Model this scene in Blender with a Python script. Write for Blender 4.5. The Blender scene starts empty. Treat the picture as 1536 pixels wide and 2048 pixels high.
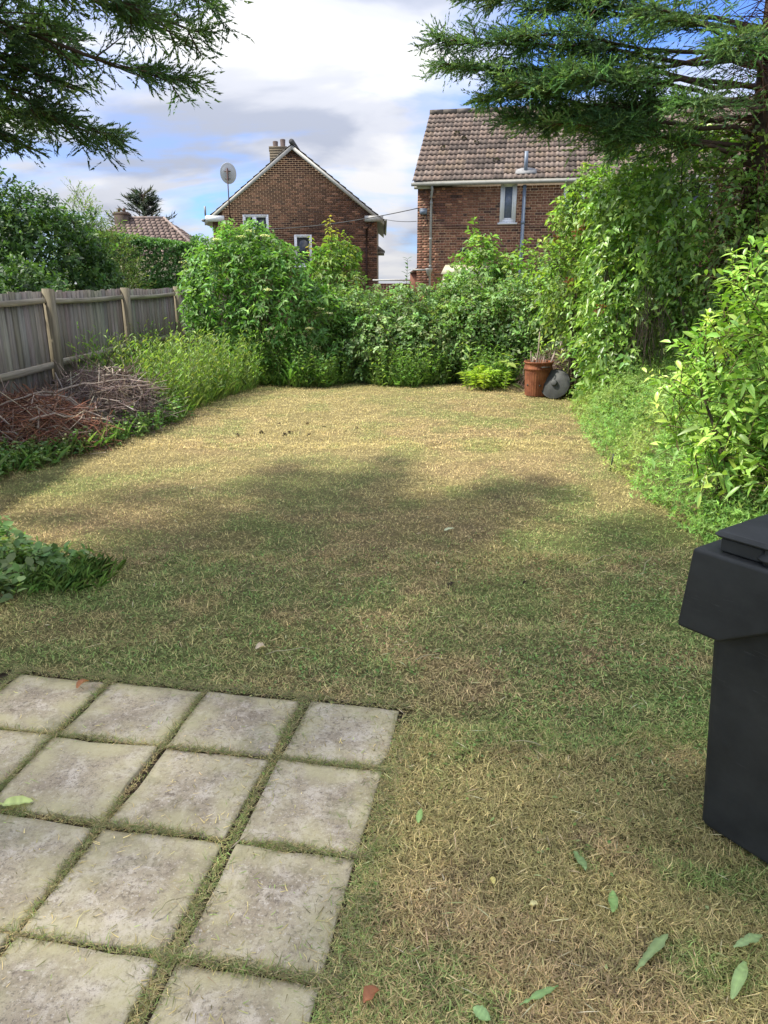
import bpy, bmesh, math
import numpy as np
from mathutils import Vector, Matrix

# ------------------------------------------------------------------ camera, sky, sun, exposure
SC = bpy.context.scene
COL = SC.collection
R = math.radians
CAM_H = 1.75
cam_d = bpy.data.cameras.new('camera')
cam_d.sensor_fit = 'VERTICAL'
cam_d.sensor_height = 36.0
cam_d.lens = 1450.0 / 2048.0 * 36.0
cam_d.clip_start = 0.05
cam_d.clip_end = 2000.0
cam = bpy.data.objects.new('camera', cam_d)
COL.objects.link(cam)
cam.location = (0, 0, CAM_H)
cam.rotation_euler = (R(90 - 17.565), 0, 0)
SC.camera = cam

SUN_EL, SUN_AZ = 52.0, -86.0          # azimuth from +Y, negative = to the left
SX, SY = math.sin(R(SUN_AZ)), math.cos(R(SUN_AZ))
sun_d = bpy.data.lights.new('sun', 'SUN')
sun_d.energy = 3.3
sun_d.angle = R(3.5)
sun_d.color = (1.0, 0.94, 0.83)
sun = bpy.data.objects.new('sun', sun_d)
COL.objects.link(sun)
to_sun = Vector((SX * math.cos(R(SUN_EL)), SY * math.cos(R(SUN_EL)), math.sin(R(SUN_EL))))
sun.rotation_euler = to_sun.to_track_quat('Z', 'Y').to_euler()
sun.location = (-30, 30, 40)

world = bpy.data.worlds.new('World')
SC.world = world
world.use_nodes = True
wt = world.node_tree
for n in list(wt.nodes):
    wt.nodes.remove(n)
def wn(t, **k):
    n = wt.nodes.new(t)
    for a, b in k.items():
        setattr(n, a, b)
    return n
def wl(a, b):
    wt.links.new(a, b)
def wmath(op, a, b=None, clamp=False):
    n = wn('ShaderNodeMath', operation=op)
    n.use_clamp = clamp
    for i, v in enumerate((a, b)):
        if v is None:
            continue
        if hasattr(v, 'links'):
            wl(v, n.inputs[i])
        else:
            n.inputs[i].default_value = v
    return n.outputs[0]
sky = wn('ShaderNodeTexSky')
sky.sky_type = 'NISHITA'
sky.sun_disc = False
sky.sun_elevation = R(SUN_EL)
sky.sun_rotation = R(SUN_AZ)
sky.air_density = 1.0
sky.dust_density = 0.6
sky.ozone_density = 2.0
tc = wn('ShaderNodeTexCoord')
sep = wn('ShaderNodeSeparateXYZ')
wl(tc.outputs['Generated'], sep.inputs[0])
zz = wmath('ADD', wmath('MAXIMUM', sep.outputs[2], 0.0), 0.30)
cx = wmath('DIVIDE', sep.outputs[0], zz)
cy = wmath('DIVIDE', sep.outputs[1], zz)
comb = wn('ShaderNodeCombineXYZ')
wl(cx, comb.inputs[0]); wl(cy, comb.inputs[1])
def wnoise(scale, detail, rough, off, dist=0.0, sx=1.0, sy=1.0, rot=0.0):
    m = wn('ShaderNodeMapping')
    m.inputs['Location'].default_value = off
    m.inputs['Scale'].default_value = (sx, sy, 1)
    m.inputs['Rotation'].default_value = (0, 0, rot)
    wl(comb.outputs[0], m.inputs['Vector'])
    n = wn('ShaderNodeTexNoise')
    n.inputs['Scale'].default_value = scale
    n.inputs['Detail'].default_value = detail
    n.inputs['Roughness'].default_value = rough
    n.inputs['Distortion'].default_value = dist
    wl(m.outputs[0], n.inputs['Vector'])
    return n.outputs['Fac']
def wramp(fac, stops):
    r = wn('ShaderNodeValToRGB')
    e = r.color_ramp.elements
    while len(e) < len(stops):
        e.new(0.5)
    for i, (p, c) in enumerate(stops):
        e[i].position = p
        e[i].color = c if len(c) == 4 else (*c, 1)
    r.color_ramp.interpolation = 'EASE'
    wl(fac, r.inputs[0])
    return r.outputs[0]
n_big = wnoise(1.55, 8, 0.5, (9.9, 0.4, 0.0), 0.35, 1.0, 0.75, 0.3)
n_str = wnoise(2.8, 7, 0.55, (0.4, 9.9, 3.0), 0.8, 0.55, 1.5, 0.45)
n_mix = wmath('ADD', wmath('MULTIPLY', n_big, 0.68), wmath('MULTIPLY', n_str, 0.32))
mask = wramp(n_mix, [(0.39, (0.06, 0.06, 0.06)), (0.47, (0.6, 0.6, 0.6)), (0.55, (1, 1, 1))])
n_shade = wnoise(1.9, 6, 0.48, (5.1, 11.2, 6.0), 0.3, 0.8, 1.1, 0.0)
cloudcol = wramp(n_shade, [(0.37, (0.28, 0.305, 0.375)), (0.47, (0.41, 0.425, 0.475)), (0.57, (0.53, 0.53, 0.54))])
cm = wn('ShaderNodeVectorMath', operation='SCALE')      # cloud cover brightens towards the zenith as 1 + 2 sin(elevation)
wl(cloudcol, cm.inputs[0])
wl(wmath('MULTIPLY', wmath('ADD', wmath('MULTIPLY', wmath('MAXIMUM', sep.outputs[2], 0.0), 2.0), 1.0), 4.9), cm.inputs['Scale'])
skyt = wn('ShaderNodeVectorMath', operation='MULTIPLY')
wl(sky.outputs[0], skyt.inputs[0])
skyt.inputs[1].default_value = (0.30, 0.50, 0.92)
skyb = wn('ShaderNodeVectorMath', operation='SCALE')
wl(skyt.outputs[0], skyb.inputs[0])
skyb.inputs['Scale'].default_value = 1.0
mx = wn('ShaderNodeMix', data_type='RGBA')
wl(mask, mx.inputs['Factor'])
wl(skyb.outputs[0], mx.inputs[6])
wl(cm.outputs[0], mx.inputs[7])
bg = wn('ShaderNodeBackground')
bg.inputs['Strength'].default_value = 0.13
wl(mx.outputs[2], bg.inputs['Color'])
wo = wn('ShaderNodeOutputWorld')
wl(bg.outputs[0], wo.inputs['Surface'])

SC.view_settings.view_transform = 'Standard'
SC.view_settings.look = 'None'
SC.view_settings.gamma = 1.0
SC.view_settings.exposure = 1.2
SC.view_settings.use_curve_mapping = False
SC.render.engine = 'CYCLES'
cy_ = SC.cycles
cy_.use_denoising = True
cy_.max_bounces = 6
cy_.diffuse_bounces = 3
cy_.glossy_bounces = 2
cy_.transmission_bounces = 4
cy_.transparent_max_bounces = 4
cy_.caustics_reflective = False
cy_.caustics_refractive = False

# ------------------------------------------------------------------ small maths
rng = np.random.default_rng(20)
UP = np.array([0.0, 0.0, 1.0])
def nrm(a):
    return a / np.maximum(np.linalg.norm(a, axis=-1, keepdims=True), 1e-9)
def A(*v):
    return np.array(v, dtype=float)
def rdir(n):
    return nrm(rng.normal(size=(n, 3)))
def _hash(ix, iy, iz):
    h = (ix * 374761393 + iy * 668265263 + iz * 2147483647 + 1442695041) & 0xFFFFFFFF
    h = ((h ^ (h >> 13)) * 1274126177) & 0xFFFFFFFF
    return ((h ^ (h >> 16)) & 0xFFFF) / 65535.0
def vnoise(p):
    p = np.asarray(p, dtype=float)
    i = np.floor(p).astype(np.int64)
    f = p - i
    f = f * f * (3 - 2 * f)
    out = 0
    for dx in (0, 1):
        for dy in (0, 1):
            for dz in (0, 1):
                w = (f[..., 0] if dx else 1 - f[..., 0]) * (f[..., 1] if dy else 1 - f[..., 1]) * (f[..., 2] if dz else 1 - f[..., 2])
                out = out + w * _hash(i[..., 0] + dx, i[..., 1] + dy, i[..., 2] + dz)
    return out
def fbm(p, o=4):
    p = np.asarray(p, dtype=float)
    s, a, t = 0, 0.5, 0
    for k in range(o):
        s = s + a * vnoise(p * (2 ** k) + 17.3 * k)
        t += a
        a *= 0.5
    return s / t
def fbm2(x, y, sc, o=4, off=0.0):
    return fbm(np.stack([x * sc + off, y * sc + off * 1.7, np.full_like(x, 0.37 + off)], -1), o)
def sstep(a, b, x):
    t = np.clip((x - a) / (b - a), 0, 1)
    return t * t * (3 - 2 * t)

# ------------------------------------------------------------------ mesh buffers and objects
class Buf:
    def __init__(s):
        s.v, s.c, s.t, s.q, s.n = [], [], [], [], 0
    def add(s, V, T=None, Q=None, c=(1, 1, 1)):
        V = np.asarray(V, dtype=float).reshape(-1, 3)
        c = np.asarray(c, dtype=float)
        if c.ndim == 1:
            c = np.broadcast_to(c, V.shape)
        s.v.append(V); s.c.append(c)
        if T is not None and len(T):
            s.t.append(np.asarray(T, dtype=np.int64).reshape(-1, 3) + s.n)
        if Q is not None and len(Q):
            s.q.append(np.asarray(Q, dtype=np.int64).reshape(-1, 4) + s.n)
        s.n += len(V)
    def mesh(s, name, mat, smooth=False):
        V = np.concatenate(s.v); C = np.concatenate(s.c)
        T = np.concatenate(s.t) if s.t else np.zeros((0, 3), np.int64)
        Q = np.concatenate(s.q) if s.q else np.zeros((0, 4), np.int64)
        me = bpy.data.meshes.new(name)
        me.vertices.add(len(V))
        me.vertices.foreach_set('co', V.astype(np.float32).ravel())
        nl = T.size + Q.size
        me.loops.add(nl)
        me.loops.foreach_set('vertex_index', np.concatenate([T.ravel(), Q.ravel()]).astype(np.int32))
        me.polygons.add(len(T) + len(Q))
        st = np.concatenate([np.arange(len(T)) * 3, T.size + np.arange(len(Q)) * 4]).astype(np.int32)
        me.polygons.foreach_set('loop_start', st)
        if smooth:
            me.polygons.foreach_set('use_smooth', np.ones(len(st), dtype=bool))
        at = me.attributes.new('col', 'FLOAT_COLOR', 'POINT')
        at.data.foreach_set('color', np.concatenate([C, np.ones((len(C), 1))], 1).astype(np.float32).ravel())
        me.materials.append(mat)
        me.update(calc_edges=True)
        me.validate()
        return me
    def obj(s, name, mat, parent=None, smooth=False, loc=None):
        o = bpy.data.objects.new(name, s.mesh(name, mat, smooth))
        COL.objects.link(o)
        if parent is not None:
            o.parent = parent
        if loc is not None:
            o.location = loc
        return o
def link_mesh(name, me, parent=None, loc=(0, 0, 0), rot=(0, 0, 0)):
    o = bpy.data.objects.new(name, me)
    COL.objects.link(o)
    o.parent = parent
    o.location = loc
    o.rotation_euler = rot
    return o
def thing(name, label, cat, loc=(0, 0, 0), rz=0.0, group=None):
    o = bpy.data.objects.new(name, None)
    COL.objects.link(o)
    o.empty_display_size = 0.2
    o.location = loc
    o.rotation_euler = (0, 0, rz)
    return tag(o, label, cat, group)
def tag(o, label=None, cat=None, group=None, kind=None):
    if label: o['label'] = label
    if cat: o['category'] = cat
    if group: o['group'] = group
    if kind: o['kind'] = kind
    return o

BOXQ = np.array([[0, 3, 2, 1], [4, 5, 6, 7], [0, 1, 5, 4], [1, 2, 6, 5], [2, 3, 7, 6], [3, 0, 4, 7]])
def box(b, lo, hi, c=(1, 1, 1), taper=None, M=None):
    x0, y0, z0 = lo; x1, y1, z1 = hi
    V = np.array([[x0, y0, z0], [x1, y0, z0], [x1, y1, z0], [x0, y1, z0], [x0, y0, z1], [x1, y0, z1], [x1, y1, z1], [x0, y1, z1]], float)
    if M is not None:
        V = V @ np.array(M.to_3x3()).T + np.array(M.translation)
    b.add(V, Q=BOXQ, c=c)
def prism(b, prof, h0, h1, axis='y', c=(1, 1, 1)):
    """profile of (a, z) points extruded along an axis"""
    n = len(prof)
    pr = np.array(prof, float)
    def lay(h):
        o = np.zeros((n, 3))
        if axis == 'y':
            o[:, 0] = pr[:, 0]; o[:, 1] = h; o[:, 2] = pr[:, 1]
        elif axis == 'x':
            o[:, 0] = h; o[:, 1] = pr[:, 0]; o[:, 2] = pr[:, 1]
        else:
            o[:, 0] = pr[:, 0]; o[:, 1] = pr[:, 1]; o[:, 2] = h
        return o
    V = np.concatenate([lay(h0), lay(h1)])
    Q = [[i, (i + 1) % n, n + (i + 1) % n, n + i] for i in range(n)]
    T = []
    for i in range(1, n - 1):
        T.append([0, i + 1, i]); T.append([n, n + i, n + i + 1])
    b.add(V, T=T, Q=Q, c=c)
def frames(P):
    d = np.gradient(P, axis=0)
    d = nrm(d)
    ref = np.where(np.abs(d[:, 2:3]) > 0.9, A(1, 0, 0), UP)
    s = nrm(np.cross(d, ref)); u = np.cross(s, d)
    return s, u
def tube(b, P, rad, k=6, c=(1, 1, 1), caps=True):
    P = np.asarray(P, float); n = len(P)
    rad = np.broadcast_to(np.asarray(rad, float), (n,))
    s, u = frames(P)
    a = np.arange(k) / k * 2 * math.pi
    V = P[:, None] + rad[:, None, None] * (np.cos(a)[None, :, None] * s[:, None] + np.sin(a)[None, :, None] * u[:, None])
    Q = []
    for i in range(n - 1):
        for j in range(k):
            j2 = (j + 1) % k
            Q.append([i * k + j, i * k + j2, (i + 1) * k + j2, (i + 1) * k + j])
    T = []
    if caps:
        for j in range(1, k - 1):
            T.append([0, j + 1, j]); T.append([(n - 1) * k, (n - 1) * k + j, (n - 1) * k + j + 1])
    b.add(V.reshape(-1, 3), T=T, Q=Q, c=c)
def lathe(b, prof, k=32, c=(1, 1, 1), flute=0.0, nfl=0, M=None):
    prof = np.array(prof, float)
    n = len(prof)
    a = np.arange(k) / k * 2 * math.pi
    r = prof[:, 0][:, None] * (1 + (flute * np.cos(a * nfl))[None, :] * (prof[:, 0][:, None] > 0.05))
    V = np.stack([r * np.cos(a), r * np.sin(a), np.broadcast_to(prof[:, 1][:, None], r.shape)], -1).reshape(-1, 3)
    Q = [[i * k + j, i * k + (j + 1) % k, (i + 1) * k + (j + 1) % k, (i + 1) * k + j] for i in range(n - 1) for j in range(k)]
    if M is not None:
        V = V @ np.array(M.to_3x3()).T + np.array(M.translation)
    b.add(V, Q=Q, c=c)

# ---- leaves, shoots, blades (all vectorised)
def leaf(b, P, D, N, L, W, c, kind='rhomb', droop=0.15, fold=0.12):
    n = len(P)
    D = nrm(D); S = nrm(np.cross(D, N)); N = np.cross(S, D)
    L = np.broadcast_to(np.asarray(L, float), (n,))[:, None]
    W = np.broadcast_to(np.asarray(W, float), (n,))[:, None]
    c = np.broadcast_to(np.asarray(c, float), (n, 3))
    if kind == 'tri':
        V = np.stack([P - S * W * .5, P + S * W * .5, P + D * L - UP * droop * L], 1)
        F = np.arange(n)[:, None] * 3 + np.array([[0, 1, 2]])
        b.add(V.reshape(-1, 3), T=F, c=np.repeat(c, 3, 0))
    elif kind == 'rhomb':
        m = P + D * L * .45 + N * fold * W
        V = np.stack([P, m + S * W * .5, P + D * L - UP * droop * L, m - S * W * .5], 1)
        F = (np.arange(n)[:, None, None] * 4 + np.array([[0, 1, 2], [0, 2, 3]])[None]).reshape(-1, 3)
        b.add(V.reshape(-1, 3), T=F, c=np.repeat(c, 4, 0))
    else:  # 'full': eight-point blade leaf with a curved midrib
        def at(t, w, up):
            return P + D * L * t + S * W * w + N * W * up - UP * droop * L * t * t
        V = np.stack([at(0, 0, 0), at(.3, .42, .1), at(.3, 0, -.02), at(.3, -.42, .1), at(.65, .4, .09), at(.65, 0, -.02), at(.65, -.4, .09), at(1, 0, 0)], 1)
        T = np.array([[0, 1, 2], [0, 2, 3], [4, 7, 5], [5, 7, 6]])
        Qd = np.array([[1, 4, 5, 2], [2, 5, 6, 3]])
        k = np.arange(n)[:, None, None] * 8
        b.add(V.reshape(-1, 3), T=(k + T).reshape(-1, 3), Q=(k + Qd).reshape(-1, 4), c=np.repeat(c, 8, 0))
def stems(b, P0, P1, P2, r, c):
    """three-sided bent stems through three points"""
    n = len(P0)
    r = np.broadcast_to(np.asarray(r, float), (n,))
    c = np.broadcast_to(np.asarray(c, float), (n, 3))
    d = nrm(P2 - P0)
    s = nrm(np.cross(d, A(0.31, 0.9, 0.2))); u = np.cross(s, d)
    a = np.arange(3) * 2.0944
    ring = np.cos(a)[None, :, None] * s[:, None] + np.sin(a)[None, :, None] * u[:, None]
    V = np.concatenate([P0[:, None] + ring * r[:, None, None], P1[:, None] + ring * r[:, None, None] * .8, P2[:, None] + ring * r[:, None, None] * .35], 1)
    q = []
    for i in range(2):
        for j in range(3):
            q.append([i * 3 + j, i * 3 + (j + 1) % 3, i * 3 + 3 + (j + 1) % 3, i * 3 + 3 + j])
    F = (np.arange(n)[:, None, None] * 9 + np.array(q)[None]).reshape(-1, 4)
    b.add(V.reshape(-1, 3), Q=F, c=np.repeat(c, 9, 0))
def palette(n, cols, jit=0.18):
    cols = np.array(cols, float)
    i = rng.integers(0, len(cols), n)
    c = cols[i] * (1 + jit * rng.normal(size=(n, 1))) * (1 + 0.06 * rng.normal(size=(n, 3)))
    return np.clip(c, 0.004, 0.95)
def shoots(b, P, D, L, k, ll, lw, col, ang=60, grav=0.25, kind='rhomb', t0=0.1, t1=1.0, whorl=1, upb=0.7, lj=0.3, droop=0.15, jit=0.22, stem=None, stemc=(.12, .09, .04), sb=None, taper=0.0, cj=None):
    n = len(P)
    D = nrm(D)
    L = np.broadcast_to(np.asarray(L, float), (n,))
    e1 = nrm(np.cross(D, A(0.13, 0.27, 0.95) + 0 * D)); e2 = np.cross(D, e1)
    col = np.asarray(col, float)
    base_c = np.broadcast_to(col, (n, 3)) if col.ndim == 1 else col
    ph0 = rng.uniform(0, 6.28, n)
    gv = (grav * L)[:, None]
    for i in range(k):
        t = t0 + (t1 - t0) * (i + rng.uniform(-.3, .3, n)) / max(k - 1, 1)
        t = np.clip(t, 0, 1.0)[:, None]
        Q = P + D * L[:, None] * t - UP * gv * t * t
        for w in range(whorl):
            ph = ph0 + i * 2.39996 + w * 2 * math.pi / whorl + rng.normal(0, .25, n)
            rad = e1 * np.cos(ph)[:, None] + e2 * np.sin(ph)[:, None]
            a = np.radians(ang * (1 + lj * .5 * rng.normal(size=n)))[:, None]
            ld = D * np.cos(a) + rad * np.sin(a)
            ln = D * np.sin(a) - rad * np.cos(a) + UP * upb + .35 * rng.normal(size=(n, 3))
            s = (1 + lj * rng.normal(size=n)).clip(.35, 1.8) * (1 - taper * t[:, 0])
            c = np.clip(base_c * (1 + jit * rng.normal(size=(n, 1))), .004, .95)
            leaf(b, Q, ld, ln, ll * s, lw * s, c, kind, droop)
    if stem is not None:
        tgt = sb if sb is not None else b
        stems(tgt, P, P + D * L[:, None] * .5 - UP * gv * .25, P + D * L[:, None] - UP * gv, stem, stemc)
def blob_points(blobs, n, amp=0.22, freq=1.3, inner=0.35, zmin=0.0, seed=0.0, keep=None):
    """points through the outer shell of a union of lumpy ellipsoids, with outward directions"""
    bl = np.array([[*c, *r] for c, r in blobs], float)
    area = (bl[:, 3] * bl[:, 4] + bl[:, 4] * bl[:, 5] + bl[:, 3] * bl[:, 5])
    Ps, Ns, got = [], [], 0
    while got < n:
        m = int((n - got) * 2.2) + 64
        i = rng.choice(len(bl), m, p=area / area.sum())
        d = rdir(m)
        rr = 1 - np.abs(rng.normal(0, inner, m)).clip(0, .75)
        rr *= 1 + amp * (fbm(d * freq * 1.6 + i[:, None] * 3.7 + seed, 3) - .5) * 2
        P = bl[i, :3] + d * bl[i, 3:] * rr[:, None]
        ok = P[:, 2] > zmin
        for j in range(len(bl)):
            q = (((P - bl[j, :3]) / bl[j, 3:]) ** 2).sum(1)
            ok &= (q > .45) | (i == j)
        if keep is not None:
            ok &= keep(P)
        N = nrm(d / bl[i, 3:])
        Ps.append(P[ok]); Ns.append(N[ok]); got += int(ok.sum())
    return np.concatenate(Ps)[:n], np.concatenate(Ns)[:n]

# ------------------------------------------------------------------ materials
class NT:
    def __init__(s, name):
        s.m = bpy.data.materials.new(name)
        s.m.use_nodes = True
        s.t = s.m.node_tree
        s.p = s.t.nodes['Principled BSDF']
        s.out = s.t.nodes['Material Output']
        s.tc = s.n('ShaderNodeTexCoord')
    def n(s, t, **k):
        x = s.t.nodes.new(t)
        for a, b in k.items():
            setattr(x, a, b)
        return x
    def l(s, a, b):
        s.t.links.new(a, b)
    def noise(s, scale, detail=4, rough=.55, vec=None, sc=None, dist=0.0):
        x = s.n('ShaderNodeTexNoise')
        x.inputs['Scale'].default_value = scale
        x.inputs['Detail'].default_value = detail
        x.inputs['Roughness'].default_value = rough
        x.inputs['Distortion'].default_value = dist
        v = vec or s.tc.outputs['Object']
        if sc:
            m = s.n('ShaderNodeMapping')
            m.inputs['Scale'].default_value = sc
            s.l(v, m.inputs['Vector'])
            v = m.outputs[0]
        s.l(v, x.inputs['Vector'])
        return x.outputs['Fac']
    def ramp(s, fac, stops):
        r = s.n('ShaderNodeValToRGB')
        e = r.color_ramp.elements
        while len(e) < len(stops):
            e.new(.5)
        for i, (p, c) in enumerate(stops):
            e[i].position = p
            e[i].color = (*c, 1) if not np.isscalar(c) else (c, c, c, 1)
        s.l(fac, r.inputs[0])
        return r.outputs[0]
    def mix(s, fac, a, b, mode='MIX'):
        x = s.n('ShaderNodeMix', data_type='RGBA', blend_type=mode)
        for sock, v in ((x.inputs[0], fac), (x.inputs[6], a), (x.inputs[7], b)):
            if hasattr(v, 'links'):
                s.l(v, sock)
            elif np.isscalar(v):
                sock.default_value = v
            else:
                sock.default_value = (*v, 1)
        return x.outputs[2]
    def attr(s, nm='col'):
        x = s.n('ShaderNodeAttribute')
        x.attribute_name = nm
        return x.outputs['Color']
    def bump(s, h, strength=.4, dist=.01):
        x = s.n('ShaderNodeBump')
        x.inputs['Strength'].default_value = strength
        x.inputs['Distance'].default_value = dist
        s.l(h, x.inputs['Height'])
        s.l(x.outputs[0], s.p.inputs['Normal'])
    def set(s, color=None, rough=None, metal=None, spec=None):
        if color is not None:
            if hasattr(color, 'links'):
                s.l(color, s.p.inputs['Base Color'])
            else:
                s.p.inputs['Base Color'].default_value = (*color, 1)
        if rough is not None:
            if hasattr(rough, 'links'):
                s.l(rough, s.p.inputs['Roughness'])
            else:
                s.p.inputs['Roughness'].default_value = rough
        if metal is not None:
            s.p.inputs['Metallic'].default_value = metal
        if spec is not None:
            s.p.inputs['Specular IOR Level'].default_value = spec
        return s.m
def leaf_mat(name, trans=.35, rough=.5, spec=.4, warm=(1.25, 1.3, .6), gain=1.5):
    t = NT(name)
    c = t.mix(1.0, t.attr(), (gain, gain, gain), 'MULTIPLY')
    t.set(c, rough, spec=spec)
    tr = t.n('ShaderNodeBsdfTranslucent')
    t.l(t.mix(1.0, c, warm, 'MULTIPLY'), tr.inputs['Color'])
    ms = t.n('ShaderNodeMixShader')
    ms.inputs[0].default_value = trans
    t.l(t.p.outputs[0], ms.inputs[1]); t.l(tr.outputs[0], ms.inputs[2])
    t.l(ms.outputs[0], t.out.inputs['Surface'])
    return t.m
M_LEAF = leaf_mat('leaf', .38, .5, .4)
M_GLOSSLEAF = leaf_mat('glossy_leaf', .3, .36, .5)
M_NEEDLE = leaf_mat('needle_foliage', .28, .6, .25, gain=1.7)
M_GRASS = leaf_mat('grass_blade', .25, .65, .2, (1.1, 1.1, .7), 1.45)
def plain(name, color, rough=.6, metal=0.0, spec=.5, nz=0.0, nscale=8.0, bump=0.0):
    t = NT(name)
    if nz > 0:
        f = t.noise(nscale, 5, .6)
        d = tuple(x * (1 - nz) for x in color); l_ = tuple(min(1, x * (1 + nz)) for x in color)
        t.set(t.ramp(f, [(.3, d), (.7, l_)]), rough, metal, spec)
        if bump:
            t.bump(f, bump, .01)
    else:
        t.set(color, rough, metal, spec)
    return t.m
def col_mat(name, rough=.75, spec=.3, nscale=30, nz=.35, bump=.3, bscale=60, metal=0):
    """attribute colour times fine grain"""
    t = NT(name)
    f = t.noise(nscale, 5, .65)
    g = t.ramp(f, [(.25, 1 - nz), (.75, 1 + nz * .5)])
    t.set(t.mix(1.0, t.attr(), g, 'MULTIPLY'), rough, metal, spec)
    if bump:
        t.bump(t.noise(bscale, 4, .6), bump, .006)
    return t.m
M_BARK = plain('bark', (.085, .06, .045), .9, 0, .2, .5, 14, .8)
M_TWIG = col_mat('twig', .85, .2, 20, .3, 0)
M_BRICK = col_mat('brick', .88, .2, 22, .4, .3, 70)
M_MORTAR_D = plain('mortar_dark', (.20, .16, .12), .95, 0, .15, .25, 20, .2)
M_MORTAR_L = plain('mortar_light', (.36, .27, .19), .95, 0, .15, .25, 20, .2)
M_TILE = col_mat('roof_tile', .88, .15, 5, .75, .3, 40)
M_UPVC = plain('white_plastic', (.80, .81, .82), .35, 0, .5, .03, 3)
M_SOFFIT = plain('painted_board', (.46, .45, .42), .6, 0, .4, .12, 6)
M_GUTTER = plain('grey_gutter', (.30, .30, .28), .5, 0, .4, .15, 5)
M_SOIL_PIPE = plain('grey_pipe', (.17, .21, .27), .45, 0, .4, .12, 6)
M_BROWNPIPE = plain('brown_pipe', (.045, .02, .018), .5, 0, .4, .2, 6)
M_LEAD = plain('lead_flashing', (.24, .24, .235), .7, 0, .3, .3, 12)
M_GLASS = plain('window_glass', (.02, .025, .03), .06, 0, .6)
M_FROST = plain('obscure_glass', (.13, .16, .22), .2, 0, .5, .2, 20)
M_CABLE = plain('cable', (.03, .03, .03), .6)
M_STEEL = plain('painted_steel_pole', (.07, .03, .025), .6, 0, .4, .3, 10)
M_DISH = plain('dish_paint', (.55, .56, .58), .45, 0, .4, .08, 6)
def wood_mat(name='weathered_wood', sc=(9, 9, .55)):
    t = NT(name)
    v = t.tc.outputs['Object']
    f = t.noise(3.0, 7, .65, v, sc)
    g = t.noise(1.1, 4, .6, v)
    c = t.ramp(f, [(.28, (.13, .115, .095)), (.5, (.28, .25, .215)), (.75, (.41, .37, .315))])
    c = t.mix(t.ramp(g, [(.45, 0.0), (.72, .55)]), c, (.14, .14, .085))
    c = t.mix(1.0, c, t.attr(), 'MULTIPLY')
    t.set(c, .88, 0, .2)
    t.bump(f, .5, .006)
    return t.m
M_WOOD = wood_mat()
M_RAIL = wood_mat('weathered_rail', (9, .5, 12))

# ------------------------------------------------------------------ ground, lawn, patio
STRAW, TAN, PINK, OLIVE, GREEN, SOILC = A(.44, .365, .17), A(.37, .29, .14), A(.385, .275, .155), A(.215, .205, .08), A(.135, .235, .06), A(.085, .06, .042)
PO, PU, PV = A(-.416, 2.363), A(.454, -.077), A(-.079, -.43)
def gauss(x, y, cx_, cy_, rx, ry):
    return np.exp(-(((x - cx_) / rx) ** 2 + ((y - cy_) / ry) ** 2))
def lawn_w(x, y):
    """weights of dry straw, tan, pink-tan, olive, green, bare soil over the mown lawn"""
    st = lambda v: np.clip(.5 + (v - .5) * 1.75, 0, 1)
    n1 = st(fbm2(x, y, 1.1, 4, 3.1)); n2 = st(fbm2(x, y, 2.3, 4, 9.4)); n3 = st(fbm2(x, y, .55, 3, 5.5)); n4 = st(fbm2(x, y, 6.0, 3, 13.0))
    far = sstep(4.3, 7.4, y + 1.2 * (n1 - .5))
    green = 1.7 * sstep(.46, .66, n2) * (1 - .40 * far) + 2.2 * gauss(x, y, -.6, 3.9, 1.1, .7) * sstep(.3, .6, n4) + 2.4 * gauss(x, y, 1.55, 3.6, .55, 1.2) * sstep(.25, .6, n4)
    green += 2.0 * gauss(x, y, .55, 3.0, .9, .35) * sstep(.35, .6, n4) + .5 * sstep(2.0, 2.5, x) * sstep(4.4, 5.2, y) + .35 * gauss(x, y, -2.1, 6.0, 1.2, .7)
    green += .45 * sstep(12.0, 12.9, y) + .55 * sstep(.45, .62, n2) * gauss(x, y, 1.9, 9.2, 1.3, 1.0)
    pink = sstep(.52, .68, n1) * 1.3 + .8 * gauss(x, y, -2.6, 9.2, .6, 1.7) + .7 * gauss(x, y, 1.9, 10.6, 1.1, .9) + .9 * gauss(x, y, .3, 4.6, .3, 1.4) + 1.5 * gauss(x, y, -2.3, 5.2, .6, .35) + .6 * gauss(x, y, 1.1, 3.3, .6, .3)
    straw = .3 + 1.35 * far * (.5 + n3)
    tan = .7 + .6 * sstep(.4, .6, n3)
    olive = (.9 + .7 * sstep(.4, .6, 1 - n1)) * (1 - .5 * far)
    soil = 1.1 * sstep(.67, .8, n4) * sstep(.5, .6, n1) + 1.6 * gauss(x, y, 2.2, 8.1, .25, 1.0) * sstep(.4, .6, n4) + 1.0 * gauss(x, y, .45, 2.45, .16, .08) + 1.1 * gauss(x, y, 1.0, 3.25, .22, .08) + .8 * gauss(x, y, 1.75, 4.6, .5, .2) * sstep(.4, .6, n4)
    w = np.stack([straw, tan, pink, olive, 1.2 * np.clip(green, 0, 3.2), soil], -1)
    return w / w.sum(-1, keepdims=True)
LC = np.stack([STRAW, TAN, PINK, OLIVE, GREEN, SOILC]) * 1.18
def lawn_h(x, y):
    g = (np.stack([x, y], -1) - PO) @ np.linalg.inv(np.stack([PU, PV], 1)).T
    d = np.maximum(np.maximum(-3.4 - g[..., 0], g[..., 0] - 1.0), np.maximum(-1.05 - g[..., 1], g[..., 1] - 4.4))
    return sstep(-.05, .5, d) * lawn_h0(x, y)
def lawn_h0(x, y):
    return .035 * (fbm2(x, y, .8, 3, 1.0) - .5) + .05 * (fbm2(x, y, 5.5, 3, 2.0) - .5)

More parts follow.
